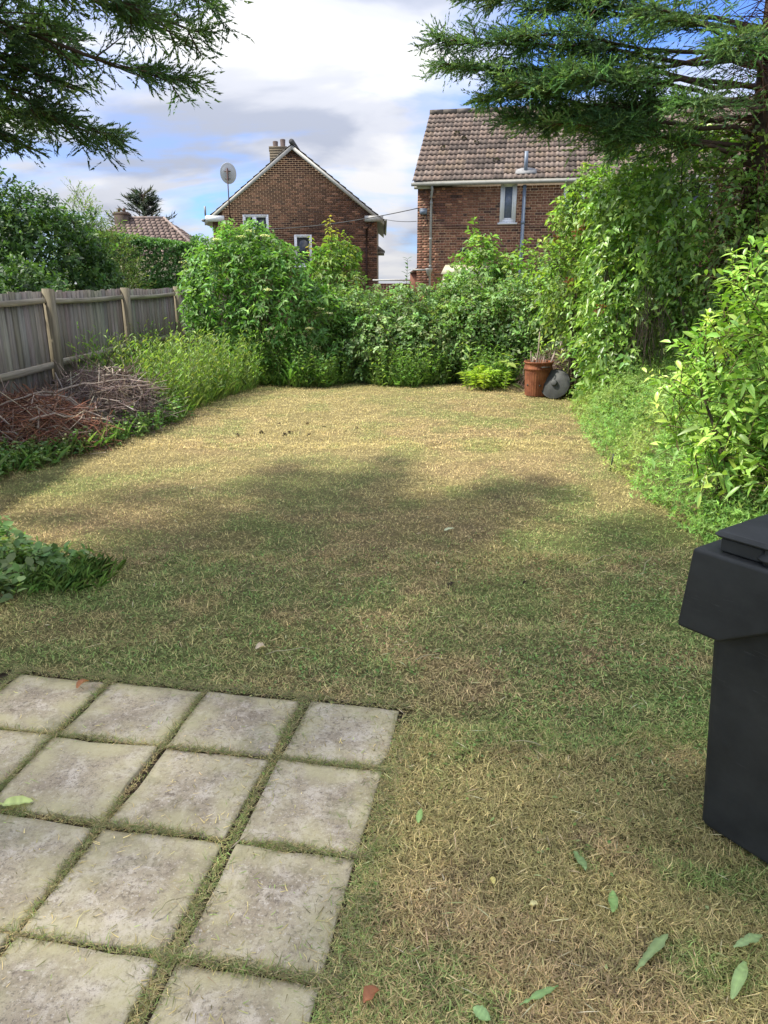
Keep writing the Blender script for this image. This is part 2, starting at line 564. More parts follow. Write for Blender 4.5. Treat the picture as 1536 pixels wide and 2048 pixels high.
def ground_mats():
    t = NT('garden_soil_and_thatch')
    f = t.noise(55, 6, .7)
    g = t.noise(9, 5, .6)
    c = t.mix(1.0, t.attr(), t.ramp(f, [(.3, .45), (.7, 1.15)]), 'MULTIPLY')
    c = t.mix(t.ramp(g, [(.5, 0.0), (.72, .5)]), c, tuple(SOILC))
    t.set(c, .95, 0, .1)
    t.bump(f, .9, .02)
    a = t.m
    t = NT('far_ground')
    f = t.noise(.3, 6, .6)
    t.set(t.ramp(f, [(.3, (.05, .07, .025)), (.7, (.12, .12, .05))]), .95, 0, .1)
    return a, t.m
M_LAWN, M_FAR = ground_mats()
b = Buf()
box(b, (-500, -500, -.5), (500, 900, -.06))
tag(b.obj('ground', M_FAR), 'wide ground under the gardens and houses', None, None, 'structure')
b = Buf()
gx = np.arange(-5.2, 6.01, .09); gy = np.arange(-1, 20.01, .09)
X, Y = np.meshgrid(gx, gy)
Z = lawn_h(X, Y) - .006
w = lawn_w(X.ravel(), Y.ravel())
nx, ny = len(gx), len(gy)
I = np.arange(nx * ny).reshape(ny, nx)
b.add(np.stack([X, Y, Z], -1), Q=np.stack([I[:-1, :-1], I[:-1, 1:], I[1:, 1:], I[1:, :-1]], -1).reshape(-1, 4), c=w @ LC * .66)
tag(b.obj('lawn_soil', M_LAWN, smooth=True), 'sunburnt mown lawn of the long back garden', None, None, 'structure')

# patio of worn concrete slabs
def slab_mat():
    t = NT('lichened_concrete')
    v = t.tc.outputs['Object']
    a = t.noise(2.6, 8, .7, v, None, .3)
    f = t.noise(60, 5, .7, v)
    m = t.noise(9, 5, .65, v, None, .6)
    s = t.noise(95, 3, .7, v)
    c = t.ramp(a, [(.32, (.225, .185, .135)), (.46, (.32, .27, .195)), (.6, (.41, .355, .25))])
    c = t.mix(t.ramp(m, [(.48, 0.0), (.62, .8)]), c, (.54, .48, .39))
    c = t.mix(t.ramp(f, [(.36, .7), (.5, 0.0)]), c, (.13, .105, .08))
    c = t.mix(t.ramp(s, [(.56, 0.0), (.68, .75)]), c, (.56, .51, .43))
    s2 = t.noise(240, 2, .8, v)
    c = t.mix(t.ramp(s2, [(.3, .7), (.42, 0.0)]), c, (.09, .08, .07))
    rim = t.n('ShaderNodeMath', operation='MULTIPLY')
    t.l(t.attr(), rim.inputs[0]); t.l(t.ramp(t.noise(6, 5, .7, v), [(.35, .0), (.62, .85)]), rim.inputs[1])
    c = t.mix(rim.outputs[0], c, (.44, .40, .235))
    mo = t.ramp(t.noise(3.3, 6, .7, v, (1, 1, 1), .5), [(.56, 0.0), (.7, .7)])
    c = t.mix(mo, c, (.20, .19, .10))
    t.set(c, .93, 0, .15)
    h = t.mix(.5, a, f)
    t.bump(h, .55, .012)
    return t.m
M_SLAB = slab_mat()
b = Buf()
corners = [PO + PU * i + PV * j for i, j in ((-3.2, -1.05), (1.0, -1.05), (1.0, 4.2), (-3.2, 4.2))]
b.add([[*q, .002] for q in corners] + [[*q, -.06] for q in corners], Q=[[0, 3, 2, 1], [4, 5, 6, 7], [0, 1, 5, 4], [1, 2, 6, 5], [2, 3, 7, 6], [3, 0, 4, 7]], c=tuple(SOILC))
patio = tag(b.obj('patio', M_LAWN), 'patio of square concrete slabs with grassy joints', None, None, 'structure')
SLABS = []
for j in range(-1, 4):
    for i in range(-3, 1):
        gl, gr, gt, gb = rng.uniform(.003, .009, 4)
        if i == 0: gl += .012; gr += .035
        if i == -1: gr += .012
        if j == -1: gt += .02
        cs = [PO + PU * (i + gl / .45) + PV * (j + gt / .44), PO + PU * (i + 1 - gr / .45) + PV * (j + gt / .44), PO + PU * (i + 1 - gr / .45) + PV * (j + 1 - gb / .44), PO + PU * (i + gl / .45) + PV * (j + 1 - gb / .44)]
        cs = [c_ + rng.normal(0, .004, 2) for c_ in cs]
        cut = .1 if (i == 0 and j == -1) else 0
        SH = rng.uniform(.8, 1.12)
        out = []
        for k in range(4):
            p, q = cs[k], cs[(k + 1) % 4]
            for tt in np.arange(0, 1, 1 / 14):
                out.append(p + (q - p) * tt)
        out = np.array(out)
        cen = out.mean(0)
        if cut:                              # the broken outer corner
            tr_ = cs[1]
            dd = np.linalg.norm(out - cs[2], axis=1)
            out = out + (cen - out) * np.clip(.10 - dd, 0, .10)[:, None] * 1.2
        dirs = cen - out
        rad = np.linalg.norm(dirs, axis=1, keepdims=True)
        rough = fbm2(out[:, 0], out[:, 1], 16, 3, 4.0 + i)[:, None]
        out = out + dirs / rad * (.007 * rough + .014 * np.clip(fbm2(out[:, 0], out[:, 1], 7, 2, 9.0 + j)[:, None] - .5, 0, 1) * 2)
        cr = np.linalg.norm(out - np.array([cs[k] for k in np.repeat(np.arange(4), 14)]), axis=1)
        rings, zs, cc = [], [], []
        zt = .014 + rng.uniform(-.004, .004)
        tilt = rng.normal(0, .006, 2)
        for ins, dz, cv in ((0, -.045, 1), (0, -.005, 1), (.003, -.001, 1), (.025, 0, 1), (.08, 0, .8), (.15, .001, .1)):
            rings.append(out + dirs / rad * ins); zs.append(dz); cc.append(cv)
        V, C = [], []
        for rg, dz, cv in zip(rings, zs, cc):
            hz = zt + dz + (rg - cen) @ tilt + .004 * (fbm2(rg[:, 0], rg[:, 1], 8, 2, 7.0) - .5)
            V.append(np.column_stack([rg, hz])); C.append(np.full((len(rg), 3), cv))
        n = len(out)
        V.append(np.array([[*cen, zt]])); C.append(np.zeros((1, 3)))
        Q = [[r_ * n + k, r_ * n + (k + 1) % n, (r_ + 1) * n + (k + 1) % n, (r_ + 1) * n + k] for r_ in range(5) for k in range(n)]
        T = [[5 * n + k, 5 * n + (k + 1) % n, 6 * n] for k in range(n)]
        b = Buf()
        b.add(np.concatenate(V), T=T, Q=Q, c=np.concatenate(C))
        b.obj('paving_slab', M_SLAB, patio, smooth=True)
        SLABS.append((cen, out))
def in_slab(x, y, shrink=0.0):
    """true where a point lies on a slab (grid test with the joints left open)"""
    p = np.stack([x, y], -1) - PO
    Mi = np.linalg.inv(np.stack([PU, PV], 1))
    g = p @ Mi.T
    fi, fj = g[:, 0] - np.floor(g[:, 0]), g[:, 1] - np.floor(g[:, 1])
    ins = (g[:, 0] > -3.2) & (g[:, 0] < .91) & (g[:, 1] > -.95) & (g[:, 1] < 4.2)
    e = .008 + shrink
    jw = e + .016 * (fbm2(x, y, 5, 2, 8.0) - .3) * 1.6
    eu = np.where(np.floor(g[:, 0]) == -1, 1 - jw - .025, 1 - jw)
    return ins & (fi > jw) & (fi < eu) & (fj > jw) & (fj < 1 - jw)

# mown grass: short standing stubble and loose clippings, thinner with distance
def grass(n, y0, y1, ln, wd, lay, kinds=2, xr=None, power=1.0):
    y = y0 + (y1 - y0) * rng.random(n * 2) ** power
    half = .58 * y + .25
    x = rng.uniform(-1, 1, n * 2) * half
    nc = n // 26                                   # a third of the blades gather in raked clumps
    cxx, cyy, caa = rng.uniform(-1, 1, nc), rng.random(nc) ** power, rng.uniform(0, 6.28, nc)
    inc_ = rng.random(n * 2) < .36
    ci = rng.integers(0, nc, n * 2)
    sp_ = .018 + .012 * y
    yc = y0 + (y1 - y0) * cyy[ci]
    y = np.where(inc_, yc + rng.normal(0, 1, n * 2) * sp_ * .8, y)
    x = np.where(inc_, cxx[ci] * (.58 * yc + .25) + rng.normal(0, 1, n * 2) * sp_ * 1.6, x)
    ang0 = np.where(inc_, caa[ci] + rng.normal(0, .55, n * 2), rng.uniform(0, 6.28, n * 2))
    ton0 = np.where(inc_, .58 + .7 * _hash(ci, ci * 7, ci * 0 + 3), 1.0)
    left = np.interp(y, [0, 5.2, 6.5, 8.6, 10.4, 12.7, 13], [-9, -9, -3.7, -2.95, -2.75, -2.2, -2.0])
    right = np.interp(y, [0, 4.6, 5.1, 7.1, 10.4, 13], [9, 9, 2.6, 2.45, 2.9, 3.0])
    ok = (x > left) & (x < right)
    s = in_slab(x, y)
    ok &= (~s) | (rng.random(len(x)) < .010)
    dens = .35 + .9 * fbm2(x, y, 6.0, 3, 21.0) + .5 * fbm2(x, y, 1.5, 3, 31.0)
    ok &= rng.random(len(x)) < dens
    x, y, ang0, ton0 = x[ok][:n], y[ok][:n], ang0[ok][:n], ton0[ok][:n]
    n = len(x)
    w = lawn_w(x, y)
    cum = np.cumsum(w, 1)
    pick = (rng.random((n, 1)) > cum).sum(1).clip(0, 5)
    c = LC[pick]
    soft = w @ LC
    c = (.62 * c + .38 * soft) * (1 + .36 * rng.normal(size=(n, 1))).clip(.3, 2.0) * ton0[:, None]
    ong = in_slab(x, y)
    z = np.where(ong, .016, lawn_h(x, y))
    L = ln * rng.uniform(.4, 1.5, n) * np.where(rng.random(n) < .06, 1.9, 1.0)
    a = ang0
    el = np.abs(rng.normal(lay, 18, n)).clip(2, 80)
    el = np.where(ong, rng.uniform(1, 6, n), el)
    el = np.radians(el)
    D = np.stack([np.cos(a) * np.cos(el), np.sin(a) * np.cos(el), np.sin(el)], -1)
    S = np.stack([-np.sin(a), np.cos(a), np.zeros(n)], -1)
    P = np.stack([x, y, z + rng.uniform(0, .012, n) * (~ong)], -1)
    W = wd * rng.uniform(.6, 1.4, n)
    if kinds == 2:
        b2 = nrm(D + .35 * rng.normal(size=(n, 3)) * A(1, 1, .3))
        m = P + D * L[:, None] * .5
        t = m + b2 * L[:, None] * .5
        t[:, 2] = np.maximum(t[:, 2], z + .004)
        Wc = W[:, None] * .5
        V = np.stack([P - S * Wc, P + S * Wc, m + S * Wc * .85, m - S * Wc * .85, t], 1)
        k = np.arange(n)[:, None]
        GB.add(V.reshape(-1, 3), T=k * 5 + np.array([[3, 2, 4]]), Q=k * 5 + np.array([[0, 1, 2, 3]]), c=np.repeat(np.clip(c, .01, .9), 5, 0))
    else:
        leaf(GB, P, D, UP + 0 * D, L, W, np.clip(c, .01, .9), 'tri', 0.0)
GB = Buf()
grass(112000, 1.05, 2.6, .025, .0023, 15)
grass(105000, 2.4, 4.6, .027, .0028, 18)
grass(105000, 4.4, 8.2, .024, .0042, 20, 1)
grass(100000, 7.8, 13.0, .023, .0060, 22, 1)
# clippings caught in the slab joints
def joints(n):
    g0 = rng.uniform(-3.1, .98, n); g1 = rng.uniform(-1, 4, n)
    along = rng.random(n) < .5
    ji = rng.integers(-3, 2, n); jj = rng.integers(-1, 5, n)
    wide = np.where(ji == 0, .035, np.where(ji == 1, .07, .012)) * np.where(rng.random(n) < .3, 2.8, 1.0)
    u = np.where(along, ji + rng.normal(0, 1, n) * wide, g0)
    v = np.where(along, g1, jj + rng.normal(0, .013, n) * np.where(jj == -1, 3.5, 1.0) * np.where(rng.random(n) < .32, 3.0, 1.0))
    xy = PO + u[:, None] * PU + v[:, None] * PV
    keep = fbm2(xy[:, 0], xy[:, 1], 4.0, 3, 41.0) + rng.uniform(-.25, .25, n) > .47
    x, y = xy[keep, 0], xy[keep, 1]
    n = len(x)
    c = palette(n, [(.24, .22, .10), (.30, .25, .13), (.17, .18, .07), (.13, .12, .06), (.13, .18, .05)], .25)
    a = rng.uniform(0, 6.28, n); el = np.radians(np.abs(rng.normal(4, 9, n)).clip(0, 40))
    D = np.stack([np.cos(a) * np.cos(el), np.sin(a) * np.cos(el), np.sin(el)], -1)
    P = np.stack([x, y, .012 + rng.uniform(0, .012, n)], -1)
    leaf(GB, P, D, UP + 0 * D, rng.uniform(.012, .05, n), rng.uniform(.0015, .003, n), c, 'tri', 0.0)
joints(56000)
n = 9000
x = np.concatenate([rng.normal(1.45, .5, n // 2), rng.normal(-.5, .9, n // 4), rng.normal(.4, .8, n // 4)])
y = np.concatenate([rng.normal(3.5, .8, n // 2), rng.normal(3.9, .5, n // 4), rng.normal(2.9, .4, n // 4)])
ok = (~in_slab(x, y)) & (fbm2(x, y, 3.0, 3, 51.0) > .5) & (y > 1.2)
x, y = x[ok], y[ok]; n = len(x)
a = rng.uniform(0, 6.28, n)
leaf(GB, np.stack([x, y, lawn_h(x, y) + rng.uniform(.004, .022, n)], -1), np.stack([np.cos(a), np.sin(a), rng.normal(.1, .25, n)], -1), UP + .4 * rng.normal(size=(n, 3)), rng.uniform(.010, .026, n), rng.uniform(.008, .015, n), palette(n, [(.13, .22, .06), (.17, .26, .075), (.10, .18, .05), (.24, .28, .11)], .2), 'rhomb', .1)
n = 1500
y = 1.15 + 5.5 * rng.random(n) ** 1.4; x = rng.uniform(-1, 1, n) * (.56 * y + .2)
ok = (~in_slab(x, y)) & (x < 2.2); x, y = x[ok], y[ok]; n = len(x)
a = rng.uniform(0, 6.28, n)
leaf(GB, np.stack([x, y, lawn_h(x, y) + rng.uniform(.010, .026, n)], -1), np.stack([np.cos(a), np.sin(a), rng.normal(0, .12, n)], -1), UP + .3 * rng.normal(size=(n, 3)), rng.uniform(.03, .085, n), rng.uniform(.0018, .0034, n) * (1 + .12 * y), palette(n, [(.58, .5, .28), (.48, .4, .22), (.36, .38, .17), (.5, .46, .3)], .15), 'rhomb', .03, .3)
tag(GB.obj('mown_grass', M_GRASS), 'dry mown grass and loose clippings covering the lawn', 'grass', None, 'stuff')

# ------------------------------------------------------------------ closeboard fence on the left
FX, FTOP = -4.30, 1.67
fence = thing('fence', 'weathered grey closeboard timber fence with posts and rails along the left side', 'fence', (FX, 9, 0))
POSTS = [3.7, 6.62, 9.56, 12.40, 15.50, 18.5]
for k, y in enumerate(POSTS):
    b = Buf()
    lx = rng.normal(0, .006)
    V = np.array([[0, 0, 0], [.11, 0, 0], [.11, .12, 0], [0, .12, 0], [0, 0, 1], [.11, 0, 1], [.11, .12, 1], [0, .12, 1]], float) - A(.055, .06, 0)
    V[:, 2] *= FTOP + .005 + rng.uniform(-.015, .01)
    V[6:, 2] -= .012
    V[4:, 1] += rng.normal(0, .012); V[4:, 0] += .01
    b.add(V, Q=BOXQ, c=np.array([.82, .80, .66]) * rng.uniform(.8, 1.0))
    b.obj('post', M_WOOD, fence, loc=(.056, y - 9, 0))
for k in range(len(POSTS) - 1):
    y0, y1 = POSTS[k] + .066, POSTS[k + 1] - .066
    sag = rng.normal(0, .012, 4)
    for zr, hh in ((FTOP - .14, .07), (.74, .085), (.26, .08)):
        b = Buf()
        e0, e1 = rng.normal(0, .014, 2)
        prof = [(0, -hh / 2), (.045, -hh / 2 + .004), (.045, hh / 2 - .012), (.036, hh / 2), (0, hh / 2)]
        n = 8
        ys = np.linspace(y0, y1, n)
        V, Q = [], []
        for i_, yy in enumerate(ys):
            tt = i_ / (n - 1)
            zc = zr + e0 * (1 - tt) + e1 * tt - .018 * math.sin(math.pi * tt)
            V += [[px, yy - 9, zc + pz] for px, pz in prof]
        m = len(prof)
        for i_ in range(n - 1):
            for j in range(m):
                Q.append([i_ * m + j, i_ * m + (j + 1) % m, (i_ + 1) * m + (j + 1) % m, (i_ + 1) * m + j])
        b.add(V, Q=Q, c=np.array([1.3, 1.28, 1.2]) * rng.uniform(.85, 1.1))
        b.obj('rail', M_RAIL, fence)
    nb = 20
    for q in range(nb):
        wdt = (y1 - y0 + .12) / nb
        yy = y0 - .06 + q * wdt
        b = Buf()
        top = FTOP - .02 + rng.uniform(-.012, .012) - .012 * math.sin(math.pi * q / nb)
        g = rng.uniform(.004, .012)
        th0, th1 = .018, .008
        V = [[-.004 - th0, yy + g, .12], [-.004, yy + g, .12], [-.004, yy + wdt, .12], [-.004 - th1, yy + wdt, .12]]
        tl = rng.normal(0, .004)
        V += [[v[0], v[1] + tl, top] for v in V]
        V = np.array(V); V[:, 1] -= 9
        c = np.array([.86, .84, .86]) * rng.uniform(.72, 1.15) * (1 + .04 * rng.normal(size=3))
        b.add(V, Q=BOXQ, c=c)
        b.obj('board', M_WOOD, fence)
    b = Buf()
    box(b, (-.03, y0 - 9, -.05), (-.002, y1 - 9, .115), (.7, .68, .6))
    b.obj('gravel_board', M_RAIL, fence)
# a gnarled stub and the little shed roof beyond the fence
b = Buf()
P = np.array([[0, 0, 0], [.01, .01, .7], [-.015, 0, 1.2], [.02, 0, 1.62], [.01, .02, 1.86]])
tube(b, P, [.07, .06, .065, .05, .055], 7, (.8, .75, .65))
tag(b.obj('old_post', M_WOOD, loc=(-4.85, 9.4, 0)), 'gnarled old timber stub poking up behind the fence', 'post')
shed = thing('garden_shed', 'low brown garden shed with a flat felt roof beyond the fence', 'shed', (-5.45, 19.6, 0), R(-6))
b = Buf()
box(b, (-.95, -.02, 1.72), (1.15, 1.5, 1.76), (.55, .5, .5)); box(b, (-1.0, -.06, 1.762), (1.2, 1.55, 1.82), (1.15, 1.05, 1.05))
b.obj('roof', M_WOOD, shed)
for k in range(15):
    b = Buf()
    x0 = -.9 + k * .133
    box(b, (x0, 0, 0), (x0 + .125, .02, 1.715), np.array([.55, .45, .38]) * rng.uniform(.8, 1.2))
    b.obj('plank', M_WOOD, shed)
for s in (-.92, 1.1):
    b = Buf(); box(b, (s - .02, .025, 0), (s + .02, 1.45, 1.715), (.5, .42, .36)); b.obj('side_wall', M_WOOD, shed)

# ------------------------------------------------------------------ houses
def brick_cells(w, z0, z1, inside, bond, course=.075, sl=.215, hl=.1025, j=.010, cuts=()):
    out = []
    r = 0
    z = z0
    while z < z1:
        x = 0.0 if r % 2 == 0 else (-(sl + j) / 2 if bond == 'stretcher' else -.1688)
        k = 0
        while x < w:
            ln = sl if (bond == 'stretcher' or k % 2 == 0) else hl
            a, c_ = max(x, 0), min(x + ln, w)
            segs = [(a, c_)]
            for x0, x1, q0, q1 in cuts:
                if z + .065 > q0 and z < q1:
                    segs = [s_ for p_, q_ in segs for s_ in ((p_, min(q_, x0)), (max(p_, x1), q_))]
            for a, c_ in segs:
                if c_ - a > .02 and inside(a, z + .033) and inside(c_, z + .033) and inside(a, z) and inside(c_, z + .065):
                    out.append((a, c_, z))
            x += ln + j; k += 1
        z += course; r += 1
    return out
def lay_bricks(house, cells, cols, first):
    """the first 300 as single bricks with shared meshes, the rest one mesh"""
    cache = {}
    rest = Buf()
    nv = 7
    for idx, (a, c_, z) in enumerate(cells):
        ci = int(rng.choice(len(cols), p=first['p']))
        if idx < 300:
            key = (round(c_ - a, 3), ci, int(rng.integers(0, nv)))
            if key not in cache:
                b = Buf()
                box(b, (0, -.007, 0), (key[0], .01, .065), np.array(cols[ci]) * rng.uniform(.75, 1.25))
                cache[key] = b.mesh('brick', M_BRICK)
            link_mesh('brick', cache[key], house, (a, 0, z))
        else:
            box(rest, (a, -.007, z), (c_, .01, z + .065), np.array(cols[ci]) * rng.uniform(.72, 1.28))
    o = rest.obj('brickwork', M_BRICK, house)
    o['kind'] = 'stuff'
def window(parent, x0, x1, z0, z1, mulls=(), fr=.06, glass=M_GLASS, sill=True):
    b = Buf()
    xs = [x0, *mulls, x1]
    box(b, (x0, -.03, z0), (x0 + fr, .06, z1)); box(b, (x1 - fr, -.03, z0), (x1, .06, z1))
    box(b, (x0 + fr, -.028, z1 - fr), (x1 - fr, .06, z1)); box(b, (x0 + fr, -.028, z0), (x1 - fr, .06, z0 + fr))
    for m in mulls:
        box(b, (m - fr * .6, -.026, z0 + fr), (m + fr * .6, .058, z1 - fr))
    win = b.obj('window', M_UPVC, parent)
    for i in range(len(xs) - 1):
        a, c_ = xs[i] + (fr if i == 0 else fr * .6), xs[i + 1] - (fr if i == len(xs) - 2 else fr * .6)
        b = Buf()
        f2 = .045
        box(b, (a, -.02, z0 + fr), (a + f2, .05, z1 - fr)); box(b, (c_ - f2, -.02, z0 + fr), (c_, .05, z1 - fr))
        box(b, (a + f2, -.018, z0 + fr), (c_ - f2, .05, z0 + fr + f2)); box(b, (a + f2, -.018, z1 - fr - f2), (c_ - f2, .05, z1 - fr))
        b.obj('sash', M_UPVC, win)
        b = Buf(); box(b, (a + f2, -.006, z0 + fr + f2), (c_ - f2, .002, z1 - fr - f2)); b.obj('pane', glass, win)
    if sill:
        b = Buf(); box(b, (x0 - .05, -.09, z0 - .05), (x1 + .05, .03, z0 - .002)); b.obj('sill', M_UPVC, win)
    return win
def roman_tile(wd, ln, thick=.022, roll=.035, n=9):
    """a double-roman tile lying in local x (width) and y (up the slope)"""
    xs = np.linspace(0, wd, n)
    hgt = roll * np.clip(np.sin((xs / wd * 2) * 2 * math.pi - .6), 0, 1) ** .8
    V = []
    for y, dz in ((0, .03), (ln, 0)):
        V += [[x, y, h_ + dz] for x, h_ in zip(xs, hgt)]
    V += [[x, 0, h_ + .03 - thick] for x, h_ in zip(xs, hgt)]
    Q = [[i, i + 1, n + i + 1, n + i] for i in range(n - 1)] + [[2 * n + i, 2 * n + i + 1, i + 1, i] for i in range(n - 1)]
    return np.array(V), Q

# --- left house: brick gable towards the garden
LH = thing('gable_house', 'two storey brown brick house with a white edged gable facing the garden', 'house', (-7.04, 32, 0))
LW, LEZ, LAZ = 6.75, 4.33, 6.93
def in_gable(x, z):
    top = LAZ - abs(x - LW / 2) * (LAZ - LEZ) / (LW / 2 + .02)
    if z > top + .03: return False
    return True
b = Buf()
prism(b, [(0, 0), (LW, 0), (LW, LEZ), (LW / 2, LAZ), (0, LEZ)], .004, 9.0, 'y', (1, 1, 1))
b.obj('wall', M_MORTAR_L, LH)
cells = [q for q in brick_cells(LW, 1.4, LAZ, in_gable, 'stretcher', cuts=((1.25, 2.30, 3.3, 4.40), (3.33, 4.05, 2.4, 3.63)))]
cells.sort(key=lambda q: -q[2])
vis = [q for q in cells if 3.9 < q[2] < 5.25 and 1.4 < q[0] < 6.2]
rest_c = [q for q in cells if q not in set(vis[:300])]
lay_bricks(LH, vis[:300] + rest_c, [(.115, .06, .044), (.15, .076, .05), (.21, .10, .064), (.29, .145, .09), (.08, .048, .04), (.32, .165, .11)], {'p': [.32, .28, .18, .07, .1, .05]})
sl = math.atan2(LAZ - LEZ, LW / 2)
for s in (-1, 1):
    b = Buf()
    L_ = (LW / 2 + .32) / math.cos(sl)
    # roof slab with rows of tiles, then the white barge board under its edge
    V0 = []
    rows = int(L_ / .33)
    for r_ in range(rows):
        for k in range(31):
            tv, tq = roman_tile(.30, .34, n=5)
            tv = tv + A(k * .30, r_ * .33, 0)
            # local: x along the ridge, y up the slope
            ys = tv[:, 1]; up_ = tv[:, 2]
            px_ = (-.30 + ys * math.cos(sl) - up_ * math.sin(sl))
            pz_ = LEZ - .17 + ys * math.sin(sl) + up_ * math.cos(sl)
            py_ = -.18 + tv[:, 0]
            xx = px_ if s < 0 else LW - px_
            b.add(np.stack([xx, py_, pz_ + .0], -1), Q=tq, c=np.array([.20, .19, .17]) * rng.uniform(.75, 1.2))
    roof = b.obj('roof', M_TILE, LH)
    roof['kind'] = 'stuff'
    b = Buf()
    xa, xb = -.30, LW / 2
    za, zb = LEZ - .18, LAZ + .065
    p = [(xa, za - .17), (xb, zb - .19), (xb, zb - .03), (xa, za - .01)]
    p = p if s < 0 else [(LW - q[0], q[1]) for q in p]
    prism(b, p, -.15, -.06, 'y')
    b.obj('barge_board', M_SOFFIT, LH)
    b = Buf()
    p = [(xa + .02, za - .15), (xb, zb - .16), (xb, zb - .035), (xa + .02, za - .02)]
    p = p if s < 0 else [(LW - q[0], q[1]) for q in p]
    prism(b, p, -.058, 9.1, 'y', (.4, .4, .4))
    b.obj('roof_deck', M_SOFFIT, LH)
    b = Buf()
    x0 = -.26 if s < 0 else LW - .5
    box(b, (x0, -.155, LEZ - .20), (x0 + .76, -.02, LEZ + .02))
    b.obj('boxed_eave', M_UPVC if s < 0 else M_SOFFIT, LH)
    b = Buf()
    xg = -.36 if s < 0 else LW + .36
    tube(b, [(xg, -.2, LEZ - .16), (xg, 9.0, LEZ - .16)], .055, 8)
    b.obj('gutter', M_GUTTER, LH)
b = Buf()
tube(b, [(LW / 2, -.2, LAZ + .14), (LW / 2, 9.0, LAZ + .14)], .11, 9, (.13, .13, .13))
b.obj('ridge_tiles', M_TILE, LH)
window(LH, 1.25, 2.30, 3.3, 4.40, (1.72,))
window(LH, 3.33, 4.05, 2.4, 3.63)
b = Buf()
tube(b, [(LW - .02, -.1, LEZ - .17), (LW - .2, -.09, LEZ - .22), (LW - .42, -.06, LEZ - .5), (LW - .43, -.06, 3.0), (LW - .43, -.06, 0)], .038, 8)
b.obj('downpipe', M_BROWNPIPE, LH)
ch = Buf()
for r_ in range(12):
    box(ch, (2.0 - (.02 if r_ > 9 else 0), 3.2, 6.2 + r_ * .105), (2.75 + (.02 if r_ > 9 else 0), 4.0, 6.2 + r_ * .105 + .101), np.array([.17, .14, .10]) * rng.uniform(.8, 1.2))
chim = ch.obj('chimney', M_BRICK, LH)
for x_, h_ in ((2.22, .17), (2.55, .25)):
    b = Buf(); lathe(b, [(0, 7.22 + h_), (.09, 7.22 + h_), (.12, 7.20 + h_), (.10, 7.12), (.12, 7.12)], 12, (.12, .09, .08), M=Matrix.Translation((x_, 3.6, .33))); b.obj('chimney_pot', M_BRICK, chim)
b = Buf(); tube(b, [(-.25, -.12, LEZ), (-.25, -.12, LEZ + .38)], .04, 8); b.obj('vent_pipe', M_GUTTER, LH)
b = Buf()
box(b, (LW + .003, 1.5, 2.95), (LW + .3, 4.0, 3.05), (.5, .5, .5)); prism(b, [(LW + .003, 3.06), (LW + .33, 3.06), (LW + .003, 3.3)], 1.45, 4.05, 'y', (.3, .3, .3))
b.obj('porch_canopy', M_TILE, LH)
# dish on its mast
dish = thing('satellite_dish', 'round pale satellite dish on a rusty mast against the gable house', 'satellite dish', (-6.27, 31.75, 4.15))
b = Buf(); tube(b, [(0, .02, 0), (0, 0, .9), (0.005, -.02, 1.95)], .022, 7); tube(b, [(0, .0, .15), (0, .24, .15)], .02, 6); tube(b, [(0, .0, .62), (0, .2, .62)], .02, 6); b.obj('mast', M_STEEL, dish)
b = Buf()
Md = Matrix.Translation((0, .13, 1.78)) @ Matrix.Rotation(R(-80), 4, 'X') @ Matrix.Diagonal((.95, 1.15, 1, 1))
lathe(b, [(0, -.0), (.12, .008), (.24, .03), (.33, .06), (.345, .062), (.345, .05), (.33, .05), (.24, .018), (.12, -.006), (0, -.014)], 28, M=Md)
b.obj('reflector', M_DISH, dish, smooth=True)
b = Buf()
box(b, (-.13, .02, 1.83), (.13, .055, 1.86)); box(b, (-.11, .02, 1.55), (.11, .055, 1.58)); box(b, (-.03, .0, 1.5), (.03, .06, 1.95))
b.obj('bracket', M_STEEL, dish)

# --- right house: long tiled roof, rear wall towards the garden
RH_A = R(-10.5)
RH = thing('tiled_roof_house', 'brick house with a mossy brown tiled roof and grey pipes at right', 'house', (1.03, 24, 0), RH_A)
RW, REZ = 15.0, 4.62
openings = [(2.5, 2.98, 3.47, 4.60), (4.34, 4.95, 3.7, 4.6), (7.2, 8.5, 3.3, 4.5)]
def in_right(x, z):
    return z < REZ - .06
b = Buf(); box(b, (0, .004, 0), (RW, 7.4, REZ)); b.obj('wall', M_MORTAR_D, RH)
for s in (0, RW - .004):
    b = Buf(); prism(b, [(.0, REZ), (7.4, REZ), (3.7, REZ + 2.5)], s + .01, s + .2 if s == 0 else s - .2, 'x'); b.obj('gable_wall', M_MORTAR_D, RH)
cells = brick_cells(9.0, 1.2, REZ, in_right, 'flemish', cuts=openings)
cells.sort(key=lambda q: -q[2])
vis = [q for q in cells if q[0] < 4.4][:300]
vs = set(vis)
rc = [q for q in cells if q not in vs]
RBC = [(.25, .118, .078), (.21, .096, .066), (.29, .142, .09), (.37, .20, .125), (.155, .08, .062), (.10, .058, .05)]
lay_bricks(RH, vis + rc, RBC, {'p': [.34, .27, .16, .07, .11, .05]})
b = Buf(); box(b, (0, -.03, 3.325), (9, .0, 3.345), (.1, .055, .045)); box(b, (0, -.022, 3.385), (9, .0, 3.41), (.1, .055, .045)); b.obj('string_course', M_BRICK, RH)
rs = math.atan2(2.55, 3.85)
tv, tq = roman_tile(.30, .345)
tile_me = []
for v_ in range(9):
    b = Buf()
    base = np.array([[.30, .225, .18], [.26, .20, .165], [.33, .26, .215], [.20, .16, .135], [.29, .22, .165]])[v_ % 5] * rng.uniform(.68, .98)
    cc = np.repeat(base[None], len(tv), 0)
    cc[:9] *= .8; cc[18:] = (.035, .035, .028)
    b.add(tv + rng.normal(0, .0018, tv.shape), Q=tq, c=cc)
    tile_me.append(b.mesh('roof_tile', M_TILE))
b = Buf()
